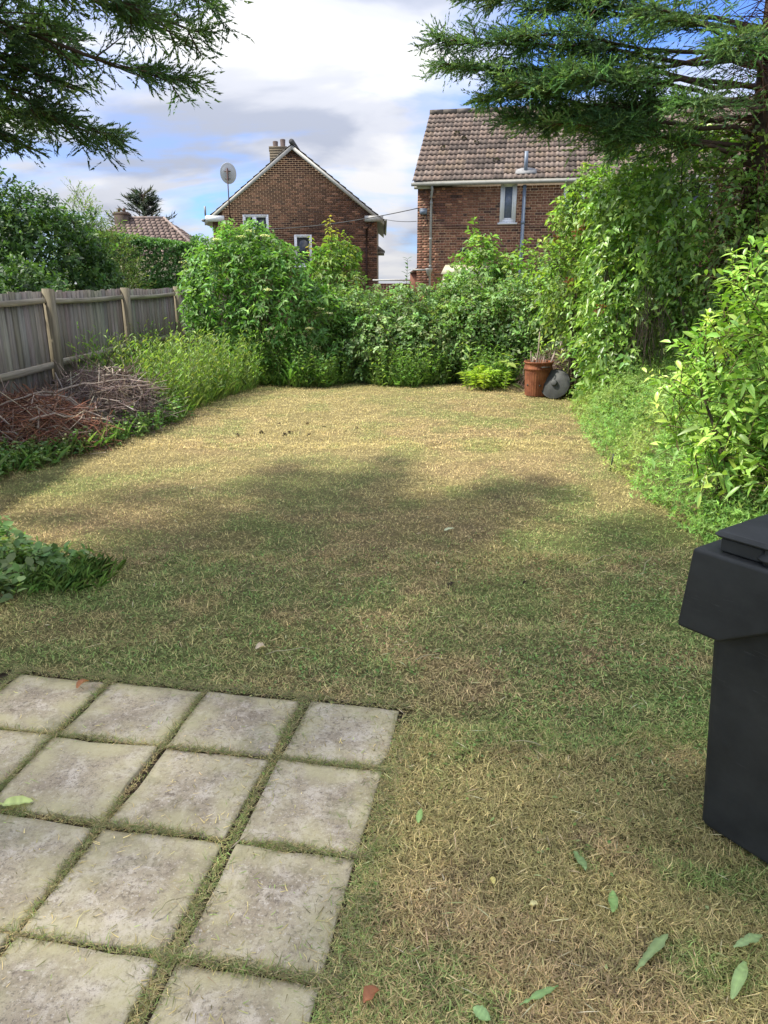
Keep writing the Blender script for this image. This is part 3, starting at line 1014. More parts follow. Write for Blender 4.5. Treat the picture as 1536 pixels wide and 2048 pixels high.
prism(b, [(-.24, REZ + .02), (3.7, REZ + .02 + 3.94 * math.tan(rs)), (3.7, REZ + 3.94 * math.tan(rs) - .08), (-.24, REZ - .06)], -.10, RW, 'x', (.5, .5, .5))
roof = b.obj('roof', M_SOFFIT, RH)
nrow = int(4.72 / .325)
rest = Buf()
cr_, sr_ = math.cos(rs), math.sin(rs)
cnt = 0
order = sorted([(r_, k) for r_ in range(nrow) for k in range(50)], key=lambda q: (q[1] >= 21, q[1], q[0]))
for r_, k in order:
    ys = r_ * .325
    lx, ly, lz = -.13 + k * .30, -.29 + ys * cr_, REZ + .0 + ys * sr_ + .012
    if cnt < 294:
        link_mesh('roof_tile', tile_me[int(rng.integers(0, 9))], RH, (lx, ly, lz), (rs + rng.normal(0, .006), 0, rng.normal(0, .004)))
    else:
        V = np.stack([tv[:, 0] + lx, tv[:, 1] * cr_ - tv[:, 2] * sr_ + ly, tv[:, 1] * sr_ + tv[:, 2] * cr_ + lz], -1)
        cc = np.repeat((np.array([.28, .215, .175]) * rng.uniform(.6, 1.0))[None], len(tv), 0); cc[18:] = (.035, .035, .028)
        rest.add(V, Q=tq, c=cc)
    cnt += 1
o = rest.obj('roof_tiling', M_TILE, RH); o['kind'] = 'stuff'
b = Buf()
for k in range(33):
    tube(b, [(-.13 + k * .46, 3.62, REZ + 2.62 + .0), (-.13 + k * .46 + .452, 3.62, REZ + 2.62)], .10 + rng.uniform(-.004, .004), 8, np.array([.15, .13, .11]) * rng.uniform(.8, 1.2))
o = b.obj('ridge_tiles', M_TILE, RH); o['kind'] = 'stuff'
# moss clumps and two missing-tile vents
for mx_, ms in ((.95, 3.0), (1.62, 2.3), (2.3, 1.1), (.6, 2.0), (1.2, 2.6)):
    b = Buf()
    P, N = blob_points([((0, 0, 0), (.07, .06, .05))], 60, .2, 3, .2, -1)
    leaf(b, P, N + .3 * rdir(60), rdir(60), .06, .05, palette(60, [(.035, .03, .022), (.05, .05, .025)]), 'rhomb')
    b.obj('moss', M_LEAF, roof, loc=(mx_, -.29 + ms * cr_, REZ + ms * sr_ + .06))
b = Buf(); prism(b, [(-.13, 0), (-.02, 0), (-.02, .02), (-.13, .02)], -.1, RW, 'x')
V = [(-.14, REZ - .06), (-.06, REZ - .06), (-.06, REZ + .10), (-.14, REZ + .10)]
b = Buf(); prism(b, V, -.1, RW, 'x'); b.obj('fascia', M_SOFFIT, RH)
b = Buf()
prism(b, [(-.33, REZ - .02), (-.31, REZ - .085), (-.26, REZ - .11), (-.2, REZ - .1), (-.165, REZ - .03), (-.165, REZ - .015), (-.31, REZ - .012)], -.16, RW, 'x')
gut = b.obj('gutter', M_GUTTER, RH)
b = Buf(); box(b, (-.1, -.135, REZ - .165), (.42, .02, REZ - .065)); b.obj('soffit_end', M_SOFFIT, RH)
b = Buf()
tube(b, [(.47, -.24, REZ - .1), (.47, -.24, REZ - .2), (.43, -.1, REZ - .38), (.43, -.07, REZ - .5), (.43, -.07, 0)], .038, 8)
for z_ in (REZ - .6, 3.0, 2.2): tube(b, [(.43, -.07, z_), (.43, -.07, z_ + .06)], .048, 8)
b.obj('downpipe', M_GUTTER, RH)
b = Buf()
tube(b, [(-.12, -.07, 2.13), (.30, -.07, 2.12)], .03, 7)
lathe(b, [(.0, 1.93), (.045, 1.95), (.11, 2.13), (.12, 2.17), (.1, 2.17)], 10, M=Matrix.Translation((.40, -.1, 0)))
b.obj('hopper', M_GUTTER, RH)
b = Buf()
tube(b, [(3.2, -.1, 0), (3.2, -.1, REZ - .12)], .056, 10)
for z_ in (3.42, 2.4): tube(b, [(3.2, -.1, z_), (3.2, -.1, z_ + .08)], .066, 10)
b.obj('soil_pipe', M_SOIL_PIPE, RH)
b = Buf()
tube(b, [(3.2, .05, REZ + .22), (3.2, .05, REZ + .80)], .056, 10); b.obj('soil_vent', M_SOIL_PIPE, roof)
b = Buf()
V = []
for (u_, v_) in ((-.30, -.1), (.32, -.1), (.30, .12), (.1, .2), (-.1, .2), (-.28, .1)):
    V.append([3.2 + u_, -.02 + v_ * cr_, REZ + .235 + v_ * sr_])
V = np.array(V); V2 = V + A(0, 0, .03)
b.add(np.concatenate([V, V2]), T=[[6, 7, 8], [6, 8, 9], [6, 9, 10], [6, 10, 11]], Q=[[i, (i + 1) % 6, 6 + (i + 1) % 6, 6 + i] for i in range(6)])
b.obj('lead_flashing', M_LEAD, roof)
window(RH, 2.5, 2.98, 3.47, 4.60, (), .085, M_FROST)
window(RH, 4.34, 4.95, 3.7, 4.6, (), .07)
window(RH, 7.2, 8.5, 3.3, 4.5, (7.85,))
b = Buf(); box(b, (.08, -.09, 3.74), (.30, -.008, 3.90)); box(b, (.085, -.095, 3.87), (.295, -.09, 3.895)); b.obj('meter_box', M_SOIL_PIPE, RH)
b = Buf(); tube(b, [(.27, -.05, 3.74), (.33, -.04, 3.5), (.24, -.035, 3.42), (.2, -.035, 3.34)], .012, 6); b.obj('loose_cable', M_CABLE, RH)
b = Buf(); box(b, (1.36, -.14, 2.66), (1.54, -.008, 2.76), (1, 1, 1)); box(b, (1.38, -.2, 2.60), (1.52, -.06, 2.658)); b.obj('wall_lamp', M_CABLE, RH)
ext = Buf()
box(ext, (.95, -1.2, 0), (2.3, -.01, 1.98)); prism(ext, [(-1.3, 1.99), (-.01, 1.99), (-.01, 2.28)], .9, 2.35, 'x')
M_CREAM = plain('cream_render', (.5, .47, .33), .8, 0, .2, .15, 6)
ext.obj('lean_to', M_CREAM, RH)
b = Buf(); box(b, (-.30, .6, 0), (-.01, 2.4, 2.05), (.2, .09, .06)); prism(b, [(-.32, 2.052), (-.01, 2.052), (-.01, 2.25)], .55, 2.45, 'y', (.17, .08, .06)); b.obj('side_porch', M_BRICK, RH)

# --- low garden wall between the houses and far bungalow
gw = thing('garden_wall', 'low red brick wall between the two houses', 'wall', (-.35, 25.5, 0))
b = Buf(); box(b, (0, .012, 0), (1.75, .2, 1.72)); b.obj('core', M_MORTAR_D, gw)
cc = brick_cells(1.75, .9, 1.72, lambda x, z: True, 'stretcher')
for a, c_, z in cc:
    b = Buf(); box(b, (a, 0, z), (c_, .03, z + .065), np.array([.17, .075, .055]) * rng.uniform(.7, 1.3)); b.obj('brick', M_BRICK, gw)
b = Buf()
box(b, (-.03, -.03, 1.80), (1.78, .23, 1.85)); b.obj('coping', M_SOFFIT, gw)
BG = thing('far_bungalow', 'distant bungalow with a hipped tiled roof above the trimmed hedge', 'house', (-14.2, 42, 0))
b = Buf(); box(b, (-2.6, .1, 0), (4.0, 6, 3.2), (1, 1, 1)); b.obj('wall', M_CREAM, BG)
b = Buf()
V = [[-3, -.3, 3.1], [4.4, -.3, 3.1], [4.4, 6.4, 3.1], [-3, 6.4, 3.1], [-.6, 3.0, 5.25], [1.5, 3.0, 5.25]]
b.add(V, T=[[1, 2, 5], [3, 0, 4]], Q=[[0, 1, 5, 4], [2, 3, 4, 5], [0, 3, 2, 1]], c=(.55, .5, .46))
b.obj('roof', M_CABLE, BG)
b = Buf()
for face in (0, 1):
    for r_ in range(13):
        y_ = -.3 + r_ * .254; z_ = 3.1 + r_ * .165
        xl, xr_ = -3 + r_ * .185, 4.4 - r_ * .223
        if face == 0:
            for x_ in np.arange(xl, xr_ - .26, .30):
                M_ = Matrix.Translation((x_ + .02, y_, z_ + .02)) @ Matrix.Rotation(R(33), 4, 'X')
                box(b, (0, 0, 0), (.25, .27, .035), np.array([.20, .148, .125]) * rng.uniform(.8, 1.2), M=M_)
        else:
            for q in np.arange(-.3 + r_ * .254, 6.4 - r_ * .26 - .26, .30):
                M_ = Matrix.Translation((4.4 - r_ * .223, q, z_ + .02)) @ Matrix.Rotation(R(90), 4, 'Z') @ Matrix.Rotation(R(36), 4, 'X')
                box(b, (0, 0, 0), (.25, .25, .035), np.array([.20, .148, .125]) * rng.uniform(.8, 1.2), M=M_)
o = b.obj('roof_tiling', M_TILE, BG); o['kind'] = 'stuff'
b = Buf()
tube(b, [(1.5, 3.0, 5.3), (4.4, -.3, 3.18)], .09, 7, (.3, .24, .21)); tube(b, [(1.5, 3.0, 5.3), (-.6, 3.0, 5.3)], .09, 7, (.3, .24, .21))
b.obj('ridge_tiles', M_TILE, BG)
b = Buf(); box(b, (-1.2, 2.5, 4.2), (-.5, 3.2, 5.6), (.12, .09, .075)); box(b, (-1.26, 2.44, 5.44), (-.44, 3.26, 5.54), (.14, .1, .08)); c_ = b.obj('chimney', M_BRICK, BG)
for x_ in (-1.0, -.7):
    b = Buf(); tube(b, [(x_, 2.85, 5.6), (x_, 2.85, 5.8)], .08, 8, (.16, .09, .06)); b.obj('chimney_pot', M_BRICK, c_)
# overhead cables
def cable(name, label, p, q, sag, r=.012):
    t = np.linspace(0, 1, 24)[:, None]
    P = np.array(p) * (1 - t) + np.array(q) * t
    P[:, 2] -= sag * 4 * (t * (1 - t))[:, 0]
    b = Buf(); tube(b, P, r, 5)
    tag(b.obj(name, M_CABLE), label, 'cable')
cable('overhead_cable', 'thin cable crossing the brick gable up to the meter box corner', (-4.6, 30.5, 3.75), (1.06, 23.93, 3.92), .12, .014)
cable('overhead_cable', 'short faint cable strung across the sky gap at gutter height', (-.1, 31.9, 4.25), (1.0, 24.05, 3.55), .05, .010)

# ------------------------------------------------------------------ trees and shrubs
def limb_path(p0, p1, rise=.25, n=9, wob=.08):
    p0, p1 = np.array(p0, float), np.array(p1, float)
    t = np.linspace(0, 1, n)[:, None]
    P = p0 * (1 - t) + p1 * t
    P[:, 2] += rise * (4 * t * (1 - t))[:, 0]
    L = np.linalg.norm(p1 - p0)
    P[1:-1] += rng.normal(0, wob * L / 8, (n - 2, 3))
    return P
def along(P, t):
    s = np.clip(t, 0, .9999) * (len(P) - 1)
    i = s.astype(int); f = (s - i)[:, None]
    return P[i] * (1 - f) + P[i + 1] * f, nrm(P[i + 1] - P[i])
def spray_limb(fb, tb, P, cols, dens=1.0, sec=.85, bare=.12, ll=.030, lw=.011, k=17, rad=.03, flat=.26, nt=12):
    """a cypress limb: side branchlets carrying feathery sprays"""
    L = np.linalg.norm(np.diff(P, axis=0), axis=1).sum()
    tube(tb, P, np.linspace(rad, .008, len(P)), 6, (.09, .06, .045))
    ns = int(L * 24 * dens)
    t = bare + (1 - bare) * rng.random(ns) ** .85
    B, D = along(P, t)
    side = np.where(rng.random(ns) < .5, -1.0, 1.0)[:, None]
    lat = nrm(np.cross(D, UP + 0 * D)) * side
    a = np.radians(rng.uniform(25, 75, ns))[:, None]
    S = nrm(D * np.cos(a) + lat * np.sin(a) + rng.normal(0, flat, (ns, 3)))
    sl_ = sec * (1.08 - .75 * t) * rng.uniform(.5, 1.2, ns)
    stems(tb, B, B + S * sl_[:, None] * .5 - UP * .02, B + S * sl_[:, None] - UP * (.10 * sl_)[:, None], .007, (.10, .07, .045))
    PP, DD, LL, CC = [], [], [], []
    ctone = palette(ns, cols, .2)
    for q in range(nt):
        tt = np.clip((q + rng.uniform(.2, 1, ns)) / nt, 0, 1)
        base = B + S * (sl_ * tt)[:, None] - UP * (.10 * sl_ * tt * tt)[:, None]
        s2 = nrm(np.cross(S, UP + .5 * rng.normal(size=(ns, 3)))) * (1 if q % 2 else -1)
        d = nrm(S * .8 + s2 * .75 + rng.normal(0, .25, (ns, 3)) + UP * .12)
        PP.append(base); DD.append(d); LL.append(rng.uniform(.10, .26, ns) * (1.15 - .5 * tt)); CC.append(ctone)
    PP, DD, LL, CC = np.concatenate(PP), np.concatenate(DD), np.concatenate(LL), np.concatenate(CC)
    shoots(fb, PP, DD, LL, k, ll, lw, CC, 24, .12, 'tri', .0, 1.0, 1, .3, .35, .05, .2)
CYP = [(0.046, 0.083, 0.028), (0.063, 0.112, 0.036), (0.033, 0.063, 0.026), (0.100, 0.156, 0.045), (0.050, 0.087, 0.039)]
def cypress(name, label, base, height, tips, extra, r0=.2, seed=1, cols=CYP, dead=0, crown_r=3.6, zlow=3.6, dens_hi=.45, bare=.12):
    root = thing(name, label, 'tree', base)
    tb, fb, lb = Buf(), Buf(), Buf()
    P = np.array([[0, 0, 0], [.05, .02, height * .2], [-.04, .05, height * .45], [.03, 0, height * .75], [0, 0, height]])
    tube(tb, P, [r0 * 1.35, r0, r0 * .8, r0 * .4, .03], 12, (.09, .06, .045))
    for (zs, e, rise) in tips:
        e = np.array(e) - np.array(base)
        s = np.array([0, 0, zs])
        spray_limb(fb, lb, limb_path(s, e, rise), cols, .82, .72, bare)
    for i in range(extra):
        z = zlow + (height - zlow) * ((i + .5) / extra) ** 1.0
        a = i * 2.4 + seed
        rr = crown_r * (1.02 - (z - zlow) / (height - zlow + .6)) ** .65 * rng.uniform(.75, 1.1)
        e = (rr * math.cos(a), rr * math.sin(a), z + rng.uniform(-.2, .7))
        spray_limb(fb, lb, limb_path((0, 0, z - .15), e, .15), cols, dens_hi, 1.1, .1, .11, .05, 5, nt=8)
    if dead:
        n = dead
        z = rng.uniform(1.6, 5.2, n)
        D = nrm(rng.normal(size=(n, 3)) * A(1, 1, .5) + A(-.3, -.3, 0))
        B = np.column_stack([np.zeros(n), np.zeros(n), z]) + D * .15
        Ld = rng.uniform(.3, 1.0, n)
        stems(lb, B, B + D * (Ld * .5)[:, None] + rng.normal(0, .05, (n, 3)), B + D * Ld[:, None] - UP * (.25 * Ld)[:, None] + rng.normal(0, .08, (n, 3)), .006, palette(n, [(.16, .075, .045), (.11, .06, .045), (.20, .11, .07)]))
    tr = tb.obj('trunk', M_BARK, root)
    lb.obj('branches', M_TWIG, root)
    fb.obj('crown', M_NEEDLE, root)
    return root
lt = []
for x, y, z in [(-1.05, 6.3, 3.64), (-1.2, 6.2, 3.45), (-1.30, 6.3, 3.16), (-1.82, 6.3, 2.72), (-2.5, 6.2, 2.66), (-1.45, 6.6, 3.55), (-2.05, 6.0, 3.02), (-2.7, 5.6, 3.0), (-3.0, 5.4, 2.75), (-2.3, 7.0, 3.45), (-2.6, 6.9, 2.95), (-3.1, 6.2, 3.5), (-1.55, 6.8, 4.1), (-2.0, 5.4, 3.7), (-3.2, 5.0, 3.3), (-2.7, 7.6, 3.8), (-3.1, 7.4, 3.1)]:
    lt.append((z + rng.uniform(.25, .75), (x - .22, y, z + .08), rng.uniform(.05, .2)))
cypress('cypress_tree', 'dark conifer whose feathery boughs hang in at the top left', (-5.0, 3.3, 0), 12.5, lt, 60, .22, 1.0, crown_r=3.7, zlow=4.3, dens_hi=.30)  # extra limbs above the view, sized and thinned to shade the near lawn
rt = []
for x, y, z in [(.56, 9.0, 4.25), (.68, 8.9, 4.0), (1.1, 9.0, 3.7), (1.3, 9.0, 3.5), (.85, 9.2, 4.7), (1.75, 8.8, 3.38), (2.5, 8.7, 3.3), (1.3, 8.7, 4.2), (1.6, 9.3, 4.6), (1.9, 8.5, 3.8), (2.2, 9.6, 3.5), (1.5, 10.0, 4.1), (2.6, 8.2, 4.3), (3.2, 7.8, 3.9), (2.4, 10.2, 3.8), (3.0, 8.0, 3.45), (1.35, 8.6, 3.75), (2.0, 9.0, 5.0), (3.0, 10.6, 3.4), (4.0, 10.8, 3.5), (5.6, 9.6, 3.6), (1.1, 9.6, 5.0)]:
    rt.append((z + rng.uniform(-.5, .25), (x, y, z), rng.uniform(.0, .18)))
cypress('cypress_tree', 'conifer with a bare reddish trunk leaning over the hedge at right', (4.32, 9.1, 0), 10.5, rt, 18, .18, 2.2, [(0.063, 0.118, 0.043), (0.090, 0.160, 0.058), (0.048, 0.089, 0.041), (0.127, 0.201, 0.065)], 700, 3.0, 5.2, bare=.38)

def shrub(name, label, cat, blobs, n, sh, ll, lw, cols, k=7, amp=.25, inner=.3, mat=M_LEAF, kind='rhomb', ang=55, grav=.25, whorl=1, upb=.7, stem=.004, woody=6, droop=.15, jit=.2, out=.7, upd=.35, keep=None, zmin=.05, group=None, t0=.1, stemc=(.10, .075, .04), parts=None, seed=0.0):
    bl = [(np.array(c, float), np.array(r, float)) for c, r in blobs]
    base = np.array([np.mean([c[0] for c, r in bl]), np.mean([c[1] for c, r in bl]), 0.0])
    root = thing(name, label, cat, tuple(base), 0, group)
    P, N = blob_points([(c - base, r) for c, r in bl], n, amp, 1.3, inner, zmin, seed, (lambda p: keep(p + base)) if keep else None)
    D = nrm(N * out + UP * upd + .55 * rng.normal(size=P.shape))
    L = sh * rng.uniform(.55, 1.35, n)
    lb, sb = Buf(), Buf()
    shoots(lb, P - D * (L * .4)[:, None], D, L, k, ll, lw, palette(n, cols, .16), ang, grav, kind, t0, 1.0, whorl, upb, .3, droop, jit, stem, stemc, sb)
    for c, r in bl:
        for q in range(woody):
            e = c - base + rdir(1)[0] * r * .75
            e[2] = max(e[2], .2)
            s = np.array([(c - base)[0] + rng.normal(0, .12), (c - base)[1] + rng.normal(0, .12), 0.0])
            tube(sb, limb_path(s, e, .1, 6, .15), np.linspace(.022, .006, 6), 5, (.10, .08, .055))
    lb.obj('foliage', mat, root)
    sb.obj('stems', M_TWIG, root)
    return root

# beyond the left fence
shrub('privet_shrub', 'large dense dark green shrub filling the left behind the fence', 'shrub',
      [((-7.6, 14.0, 1.75), (1.7, 1.4, 1.9)), ((-6.3, 14.4, 1.6), (1.1, 1.1, 1.72)), ((-5.75, 14.8, 1.3), (.55, .8, 1.35)), ((-9.2, 13.5, 1.8), (1.6, 1.4, 1.9)), ((-6.9, 13.2, 1.2), (1.2, .8, 1.35)), ((-5.9, 12.5, 1.0), (.8, 1.0, 1.1))],
      10000, .30, .088, .045, [(0.041, 0.087, 0.026), (0.058, 0.117, 0.033), (0.076, 0.140, 0.035), (0.035, 0.070, 0.023)], 9, .3, .18, woody=4, upd=.45, seed=1.1, stem=None)
shrub('willow_shrub', 'loose pale green feathery shrub rising behind the dark one', 'shrub',
      [((-6.45, 16.6, 2.0), (.6, .6, 1.6)), ((-5.95, 16.8, 1.75), (.55, .5, 1.35))],
      900, .55, .075, .016, [(.14, .22, .045), (.10, .17, .04), (.17, .24, .06)], 12, .35, .25, upd=.9, ang=40, seed=2.0)
# trimmed hedge
hd = thing('trimmed_hedge', 'flat topped trimmed green hedge beyond the fence', 'hedge', (-5.8, 19.4, 0))
b = Buf(); n = 11000
f = rng.random(n)
P = np.stack([rng.uniform(-1.6, 1.15, n), rng.uniform(-.6, .6, n), rng.uniform(0, 1, n)], -1)
top = 2.92 - .12 * (P[:, 0] + 1.6)
P[:, 2] *= top
fr = f < .62; tp = (f >= .62) & (f < .88); rs_ = f >= .88
P[fr, 1] = -.6 + np.abs(rng.normal(0, .07, fr.sum())); P[tp, 2] = top[tp] - np.abs(rng.normal(0, .06, tp.sum())); P[rs_, 0] = 1.15 - np.abs(rng.normal(0, .07, rs_.sum()))
N = np.zeros((n, 3)); N[fr, 1] = -1; N[tp, 2] = 1; N[rs_, 0] = 1
shoots(b, P, nrm(N + .6 * rng.normal(size=(n, 3)) + UP * .3), .1, 5, .055, .034, palette(n, [(.05, .115, .03), (.07, .15, .035), (.085, .18, .045)], .2), 60, .1)
b.obj('foliage', M_LEAF, hd)
b = Buf()
for q in range(9):
    x_ = -1.4 + q * .3
    tube(b, limb_path((x_, 0, 0), (x_ + rng.normal(0, .1), 0, 2.1), .0, 6, .1), np.linspace(.04, .015, 6), 6, (.09, .07, .05))
b.obj('stems', M_TWIG, hd)
shrub('yellow_green_shrub', 'yellow green bush peeping over the trimmed hedge', 'shrub', [((-4.75, 20.6, 1.5), (.55, .5, 1.05))], 420, .35, .06, .03, [(.16, .24, .05), (.12, .2, .04)], 8, .3, .25, upd=.8)
# far spiky conifer behind the bungalow
sc = thing('spiky_conifer', 'small dark spiky conifer behind the distant bungalow', 'tree', (-15.2, 49.5, 0))
tb, fb = Buf(), Buf()
tube(tb, [(0, 0, 0), (0, 0, 3), (.1, 0, 6.9)], [.25, .18, .05], 8)
n = 120
z = rng.uniform(4.0, 7.0, n); a = rng.uniform(0, 6.28, n)
D = nrm(np.stack([np.cos(a), np.sin(a), rng.uniform(.2, 1.0, n)], -1))
Lb = (7.9 - z) * .75 * rng.uniform(.6, 1.1, n)
B = np.column_stack([0 * z, 0 * z, z])
stems(tb, B, B + D * (Lb * .5)[:, None], B + D * Lb[:, None] - UP * .1, .03, (.04, .04, .03))
shoots(fb, B, D, Lb, 26, .3, .07, palette(n, [(.03, .045, .03), (.04, .055, .035), (.06, .06, .045)], .15), 35, .05, 'tri', .2)
tb.obj('trunk', M_BARK, sc); fb.obj('crown', M_NEEDLE, sc)

# back of the garden
elder = shrub('elder_bush', 'big rounded elder bush with cream flower heads beside the fence end', 'bush',
      [((-2.65, 14.0, 1.5), (.95, .85, 1.35)), ((-2.0, 13.7, 1.2), (.9, .8, 1.25)), ((-1.3, 13.8, .8), (.7, .7, 1.0)), ((-3.15, 14.3, 1.45), (.6, .65, 1.1)), ((-2.45, 14.2, 2.1), (.6, .6, .75))],
      2300, .30, .105, .042, [(0.090, 0.195, 0.045), (0.120, 0.240, 0.053), (0.150, 0.285, 0.060), (0.075, 0.150, 0.038)], 4, .28, .22, whorl=2, ang=62, grav=.5, upb=1.0, woody=5, stem=.004, droop=.3, seed=3.3)
def umbels(root, spots, base):
    for (x, y, z, r) in spots:
        b = Buf(); n = 70
        a = rng.uniform(0, 6.28, n); q = r * np.sqrt(rng.random(n))
        P = np.stack([q * np.cos(a), q * np.sin(a), .03 * (1 - (q / r) ** 2) + rng.normal(0, .004, n)], -1)
        leaf(b, P, rdir(n) * A(1, 1, .2), UP + .3 * rng.normal(size=(n, 3)), .022, .02, palette(n, [(.62, .6, .42), (.55, .56, .34)], .1))
        stems(b, np.repeat(A(0, 0, -.12)[None], 10, 0), P[:10] * .5 - UP * .06, P[:10], .003, (.15, .2, .06))
        b.obj('flower_head', M_LEAF, root, loc=(x - base[0], y - base[1], z))
umbels(elder, [(-1.35, 13.2, 1.42, .10), (-1.15, 13.25, 1.30, .11), (-1.0, 13.3, 1.22, .10), (-1.55, 13.2, 1.55, .09), (-2.0, 12.95, 1.62, .08), (-1.3, 13.0, .98, .07), (-3.55, 13.9, 1.95, .1), (-3.65, 14.0, 2.1, .1), (-2.9, 13.4, 2.45, .09), (-2.5, 13.5, 2.5, .1), (-2.1, 13.55, 2.52, .1), (-2.35, 13.6, 2.6, .09), (-3.1, 13.6, 2.3, .09)], elder.location)
yt = thing('young_tree', 'young tree with drooping yellow and orange tipped leaves before the gable house', 'tree', (-1.08, 16.0, 0))
lb, sb = Buf(), Buf()
tube(sb, limb_path((0, 0, 0), (0, 0, 2.7), 0, 7, .1), np.linspace(.04, .01, 7), 6, (.09, .07, .05))
P, N = blob_points([((.02, 0, 2.0), (.55, .5, .5)), ((.1, 0, 2.35), (.4, .35, .35)), ((0, 0, 1.6), (.4, .4, .5))], 330, .3, 1.5, .3, 1.0)
D = nrm(N * .7 + UP * .7 + .4 * rng.normal(size=P.shape))
shoots(lb, P - D * .1, D, .26, 6, .12, .042, palette(330, [(.08, .16, .03), (.11, .2, .04), (.15, .23, .05)], .15), 60, .5, 'rhomb', .1, 1, 1, .5, .3, .5, .2, .004, (.1, .08, .04), sb)
T = np.array([[-.08, 0, 2.75], [-.05, .02, 2.6], [.25, -.1, 2.55], [.42, 0, 2.4], [-.45, -.1, 2.45], [.5, -.1, 2.15], [.1, -.2, 2.6], [.33, -.2, 2.45], [-.5, 0, 2.3], [.52, -.1, 1.75], [.45, -.2, 2.25], [-.02, 0, 2.85], [.55, -.15, 1.65]])
shoots(lb, T, nrm(UP + .2 * rng.normal(size=T.shape)), .26, 7, .10, .03, palette(len(T), [(.24, .28, .05), (.28, .24, .06), (.20, .27, .05)], .1), 75, .2, 'rhomb', 0, 1, 1, .4, .2, .5, .15, .005, (.2, .2, .06), sb)
lb.obj('crown', M_LEAF, yt); sb.obj('trunk', M_TWIG, yt)
BR = [(0.123, 0.217, 0.065), (0.145, 0.261, 0.072), (0.102, 0.174, 0.058), (0.189, 0.290, 0.094), (0.232, 0.304, 0.145)]
def bramble(label, blobs, n, seed, cols=BR, **kw):
    return shrub('bramble_bush', label, 'bush', blobs, n, .34, .062, .044, cols, 5, .35, .28, whorl=2, ang=65, grav=.5, upb=1.1, woody=4, stemc=(.11, .06, .045), droop=.25, group='bramble thicket at the back of the lawn', seed=seed, **kw)
bramble('bramble mound directly right of the elder bush', [((-.55, 14.3, .85), (.75, .8, 1.0)), ((-.2, 13.7, .6), (.6, .6, .75))], 1500, 4.1)
bramble('bramble mound under the sky gap between the houses', [((.55, 14.4, .85), (.8, .8, .98)), ((.7, 13.7, .6), (.6, .6, .75))], 1500, 5.2)
bramble('bramble mound below the downpipe of the right house', [((1.5, 14.3, .9), (.75, .8, 1.05)), ((1.5, 13.6, .75), (.6, .5, .7))], 1500, 6.3)
bramble('tangled bramble mound behind the rusty incinerator', [((2.45, 13.9, 1.0), (.85, .7, .95)), ((3.3, 13.4, 1.05), (.85, .8, 1.1))], 1900, 7.4)
shrub('sapling_thicket', 'bright broad leaved saplings growing up the brick wall at centre right', 'shrub', [((1.95, 15.2, 1.75), (.55, .5, .95)), ((2.7, 15.0, 1.6), (.7, .5, .8)), ((1.5, 15.3, 1.3), (.5, .4, .6))], 620, .42, .12, .062, [(0.132, 0.240, 0.054), (0.168, 0.288, 0.060), (0.216, 0.312, 0.084), (0.108, 0.192, 0.048)], 7, .35, .3, upd=1.0, ang=60, grav=.3, droop=.35, seed=8.0)
sp = thing('sapling', 'single leafy sapling spike against the sky between the houses', 'plant', (.42, 14.6, 0))
b = Buf(); sb = Buf()
shoots(b, A([0, 0, 1.2]), A([.03, 0, 1]), A(.98), 14, .12, .04, A([.05, .10, .05]), 60, 0, 'full', .25, 1, 2, .6, .15, .2, .15, .008, (.06, .08, .04), sb)
stems(sb, A([0, 0, 0]), A([.01, 0, .6]), A([.0, 0, 1.25]), .012, (.07, .07, .04))
b.obj('foliage', M_LEAF, sp); sb.obj('stem', M_TWIG, sp)

# right-hand side
hole = lambda p: (((p - A(3.42, 9.15, 1.15)) / A(.26, .9, .42)) ** 2).sum(1) > 1
RHC = [(0.131, 0.225, 0.051), (0.174, 0.290, 0.070), (0.102, 0.174, 0.043), (0.246, 0.362, 0.087)]
shrub('climber_hedge', 'tall hedge smothered in bright climbers beside the right house', 'hedge',
      [((3.12, 11.6, 1.95), (.78, .8, 1.15)), ((3.05, 11.5, 2.85), (.5, .5, .6)), ((3.55, 11.0, 1.0), (.5, .6, 1.0)), ((3.55, 11.4, 2.6), (.6, .7, .75))],
      1900, .36, .07, .04, [(0.150, 0.250, 0.050), (0.200, 0.312, 0.056), (0.125, 0.213, 0.050), (0.250, 0.350, 0.062), (0.100, 0.163, 0.044)], 8, .35, .28, upd=.3, grav=.6, droop=.35, seed=9.1)
rh = shrub('climber_hedge', 'dark glossy overgrown hedge under the conifer at right', 'hedge',
      [((3.4, 10.1, 2.0), (.8, .9, 1.35)), ((4.3, 9.6, 2.2), (1.1, 1.0, 1.35)), ((5.4, 9.0, 2.0), (1.1, 1.1, 1.6)), ((3.1, 9.9, .9), (.45, .6, .8)), ((4.3, 8.9, 1.0), (.8, .8, 1.0)), ((3.2, 10.2, 2.75), (.6, .6, .5)), ((4.0, 9.5, 2.75), (.9, .8, .85)), ((5.1, 8.9, 2.3), (1.0, .8, .9))],
      4800, .38, .08, .042, RHC, 8, .35, .28, M_GLOSSLEAF, grav=.6, droop=.4, upd=.25, keep=hole, seed=10.4, stem=None)
# hanging dry stems in the dark hollow
b = Buf(); n = 70
P0 = np.stack([rng.uniform(3.1, 3.5, n), rng.uniform(9.1, 9.5, n), rng.uniform(1.2, 1.75, n)], -1)
P2 = P0 + np.stack([rng.normal(0, .14, n), rng.normal(0, .08, n), -rng.uniform(.35, .95, n)], -1)
stems(b, P0, (P0 + P2) / 2 + rng.normal(0, .06, (n, 3)), P2, .004, palette(n, [(.14, .11, .08), (.09, .07, .05), (.2, .165, .12)]))
tag(b.obj('dry_vines', M_TWIG), 'hanging tangle of dry brown stems in the dark hollow of the hedge', 'vines')
